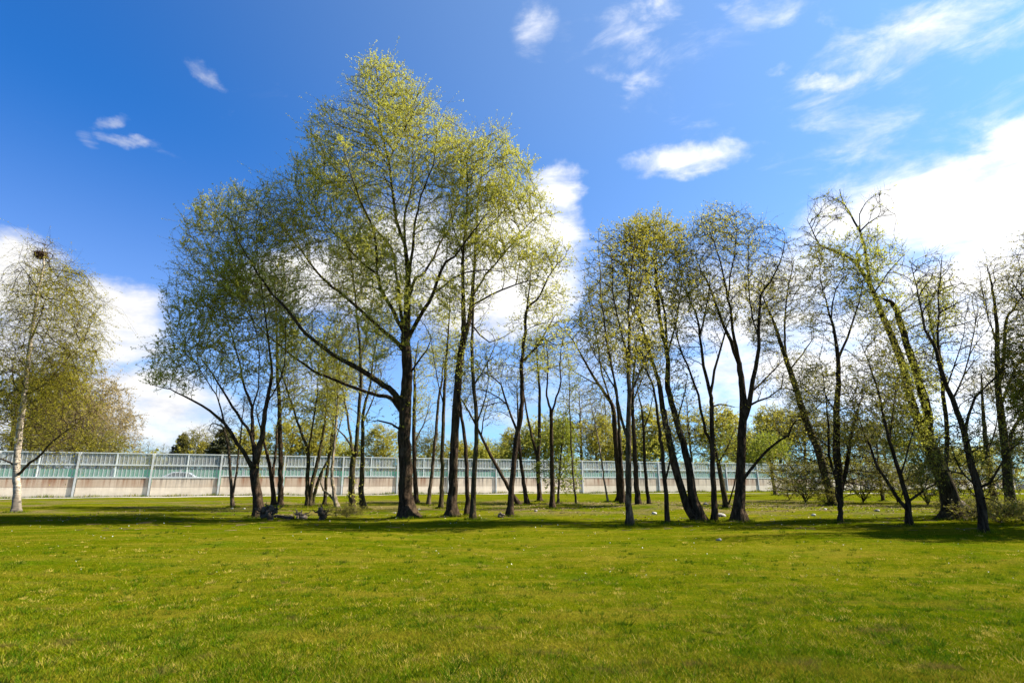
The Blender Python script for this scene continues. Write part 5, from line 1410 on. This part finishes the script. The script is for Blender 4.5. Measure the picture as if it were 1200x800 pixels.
# clouds, each a patch of sky: (photo x, photo y, half width, half height, tilt in degrees, density)
CLOUDS = [
    (1140, 245, 185, 72, -6, 1.35), (1215, 175, 110, 60, -20, 1.1), (1180, 350, 170, 95, 0, 1.3), (1240, 430, 200, 140, 0, 1.3), (1000, 266, 85, 36, -22, 0.95),
    (1080, 45, 135, 38, -14, 0.8), (985, 92, 62, 12, -10, 0.75), (1150, 115, 100, 36, -12, 0.45), (1180, 10, 90, 30, -10, 0.6),
    (800, 182, 66, 23, -6, 1.0), (912, 84, 18, 6, -8, 0.6),
    (642, 226, 34, 30, 20, 1.3), (606, 272, 66, 58, -30, 1.6), (575, 330, 100, 66, 0, 1.6), (410, 325, 115, 55, 0, 1.4), (490, 290, 100, 55, 0, 1.3), (640, 330, 40, 40, 0, 0.7),
    (20, 330, 75, 54, 10, 1.45), (118, 376, 84, 50, 14, 1.45), (40, 410, 130, 66, 0, 1.2), (165, 485, 150, 62, 0, 1.25), (60, 500, 170, 70, 0, 1.0),
    (630, 24, 28, 44, 12, 0.62), (740, 40, 60, 60, 20, 0.58), (775, 12, 34, 28, 0, 0.55), (745, 90, 50, 12, -14, 0.55), (905, 14, 70, 22, 0, 0.55), (840, 2, 26, 8, 0, 0.5),
    (1060, 120, 210, 100, -14, 0.46), (760, 60, 120, 80, 0, 0.42), (1010, 200, 120, 50, -20, 0.45), (905, 120, 120, 50, -10, 0.34),
    (234, 84, 30, 14, 35, 0.62), (138, 166, 40, 9, 18, 0.66), (118, 140, 26, 10, -12, 0.6), (92, 160, 20, 12, 40, 0.45),
    (860, 365, 170, 66, 0, 1.1), (960, 430, 190, 80, 0, 1.2), (760, 430, 130, 55, 0, 0.8), (700, 300, 40, 30, 0, 0.5), (950, 320, 80, 40, -15, 0.8), (1060, 330, 80, 50, 0, 0.9),
    (640, 480, 200, 50, 0, 0.6), (340, 470, 120, 60, 0, 0.6),
]
acc = None
for (px, py, rx, ry, tilt, amp) in CLOUDS:
    a_, dy_, dz_ = (float(v_) for v_ in ray(px, py)); c_ = np.array([a_, dy_, dz_]); ln = np.linalg.norm(c_); c_ = c_ / ln
    ex = np.array([1.0, 0, 0]); ex = unit(ex - c_ * (ex @ c_)); ey = np.cross(ex, c_); ey = ey * np.sign(ey[2])
    # the lens stretches things away from the picture centre: turn pixel sizes into angles
    jx = np.array([v_ - w_ for v_, w_ in zip(ray(px + 1, py), ray(px - 1, py))], float) / 2 / ln
    jy = np.array([v_ - w_ for v_, w_ in zip(ray(px, py - 1), ray(px, py + 1))], float) / 2 / ln
    ta = R(-tilt)
    mx_ = (jx * math.cos(ta) + jy * math.sin(ta)) * rx; my_ = (-jx * math.sin(ta) + jy * math.cos(ta)) * ry
    M = np.array([[mx_ @ ex, my_ @ ex], [mx_ @ ey, my_ @ ey]]); I = np.linalg.inv(M)
    u_ = I[0, 0] * ex + I[0, 1] * ey; v_ = I[1, 0] * ex + I[1, 1] * ey
    x_ = vm('DOT_PRODUCT', DW, u_).outputs['Value']; y_ = vm('DOT_PRODUCT', DW, v_).outputs['Value']
    front = vm('DOT_PRODUCT', D_, c_).outputs['Value']
    q2 = mth(nt, 'ADD', mth(nt, 'MULTIPLY', x_, x_), mth(nt, 'MULTIPLY', y_, y_))
    f_ = mth(nt, 'MULTIPLY', mth(nt, 'SUBTRACT', 1.25, q2, True) if False else mth(nt, 'MAXIMUM', mth(nt, 'SUBTRACT', 1.0, mth(nt, 'MULTIPLY', q2, 0.55)), 0.0), amp)
    f_ = mth(nt, 'MULTIPLY', f_, mth(nt, 'GREATER_THAN', front, 0.3))
    acc = f_ if acc is None else mth(nt, 'SMOOTH_MAX' if False else 'MAXIMUM', acc, f_)
# the same weather goes on outside the picture: scattered cloud all around
oth = noise(nt, D_, 2.2, 5, 0.6)
behind = smooth(nt, vm('DOT_PRODUCT', D_, (0, CP, SP)).outputs['Value'], 0.55, 0.2)
acc = mth(nt, 'MAXIMUM', acc, mth(nt, 'MULTIPLY', mth(nt, 'MULTIPLY', smooth(nt, oth, 0.52, 0.66), behind), 0.7))
st = nd(nt, 'ShaderNodeMapping', {'Vector': D_, 'Rotation': (0, R(12), 0), 'Scale': (5.0, 6.0, 14.0)}).outputs[0]
n1 = nd(nt, 'ShaderNodeTexNoise', {'Vector': st, 'Scale': 1.5, 'Detail': 9, 'Roughness': 0.62, 'Distortion': 0.4}).outputs['Fac']
dens = mth(nt, 'ADD', mth(nt, 'SUBTRACT', mth(nt, 'MULTIPLY', acc, 1.0), 0.42), mth(nt, 'MULTIPLY', mth(nt, 'SUBTRACT', n1, 0.5), 1.9))
cover = smooth(nt, dens, -0.16, 0.85)
n2 = noise(nt, st, 2.6, 6, 0.6)
glow = smooth(nt, vm('DOT_PRODUCT', D_, sun_dir).outputs['Value'], 0.1, 0.8)
shade = mix(nt, smooth(nt, mth(nt, 'ADD', n2, mth(nt, 'MULTIPLY', dens, 0.25)), 0.35, 0.75), (0.66, 0.71, 0.84), (1.0, 0.99, 0.98))
haze_ = smooth(nt, vm('DOT_PRODUCT', D_, sun_dir).outputs['Value'], 0.0, 1.0)
low = smooth(nt, nd(nt, 'ShaderNodeSeparateXYZ', {0: D_}).outputs[2], 0.55, 0.0)
aer = mix(nt, 1.0, mix(nt, haze_, (0, 0, 0), SKY_GLOW), mix(nt, low, (0, 0, 0), SKY_LOW), 'ADD')
bg = nd(nt, 'ShaderNodeBackground', {'Color': mix(nt, 1.0, toned, aer, 'ADD'), 'Strength': SKY_STR})
cb = nd(nt, 'ShaderNodeBackground', {'Color': shade, 'Strength': mth(nt, 'ADD', CLOUD_STR, mth(nt, 'MULTIPLY', glow, CLOUD_STR * 0.3))})
ms = nd(nt, 'ShaderNodeMixShader', {0: cover})
nt.links.new(bg.outputs[0], ms.inputs[1]); nt.links.new(cb.outputs[0], ms.inputs[2])
out = nd(nt, 'ShaderNodeOutputWorld'); nt.links.new(ms.outputs[0], out.inputs['Surface'])

cam = bpy.data.cameras.new('camera'); co = bpy.data.objects.new('camera', cam); COL.objects.link(co)
cam.sensor_fit = 'HORIZONTAL'; cam.sensor_width = 36; cam.lens = 36 * FPX / 1200; cam.clip_end = 5000; cam.clip_start = 0.05
co.location = (0, 0, EYE); co.rotation_euler = (math.pi / 2 + PITCH, 0, 0)
SC.camera = co
vs = SC.view_settings; vs.view_transform = 'Standard'; vs.look = 'None'; vs.exposure = EXPOSURE; vs.gamma = 1.0
SC.cycles.max_bounces = 6; SC.cycles.transparent_max_bounces = 24
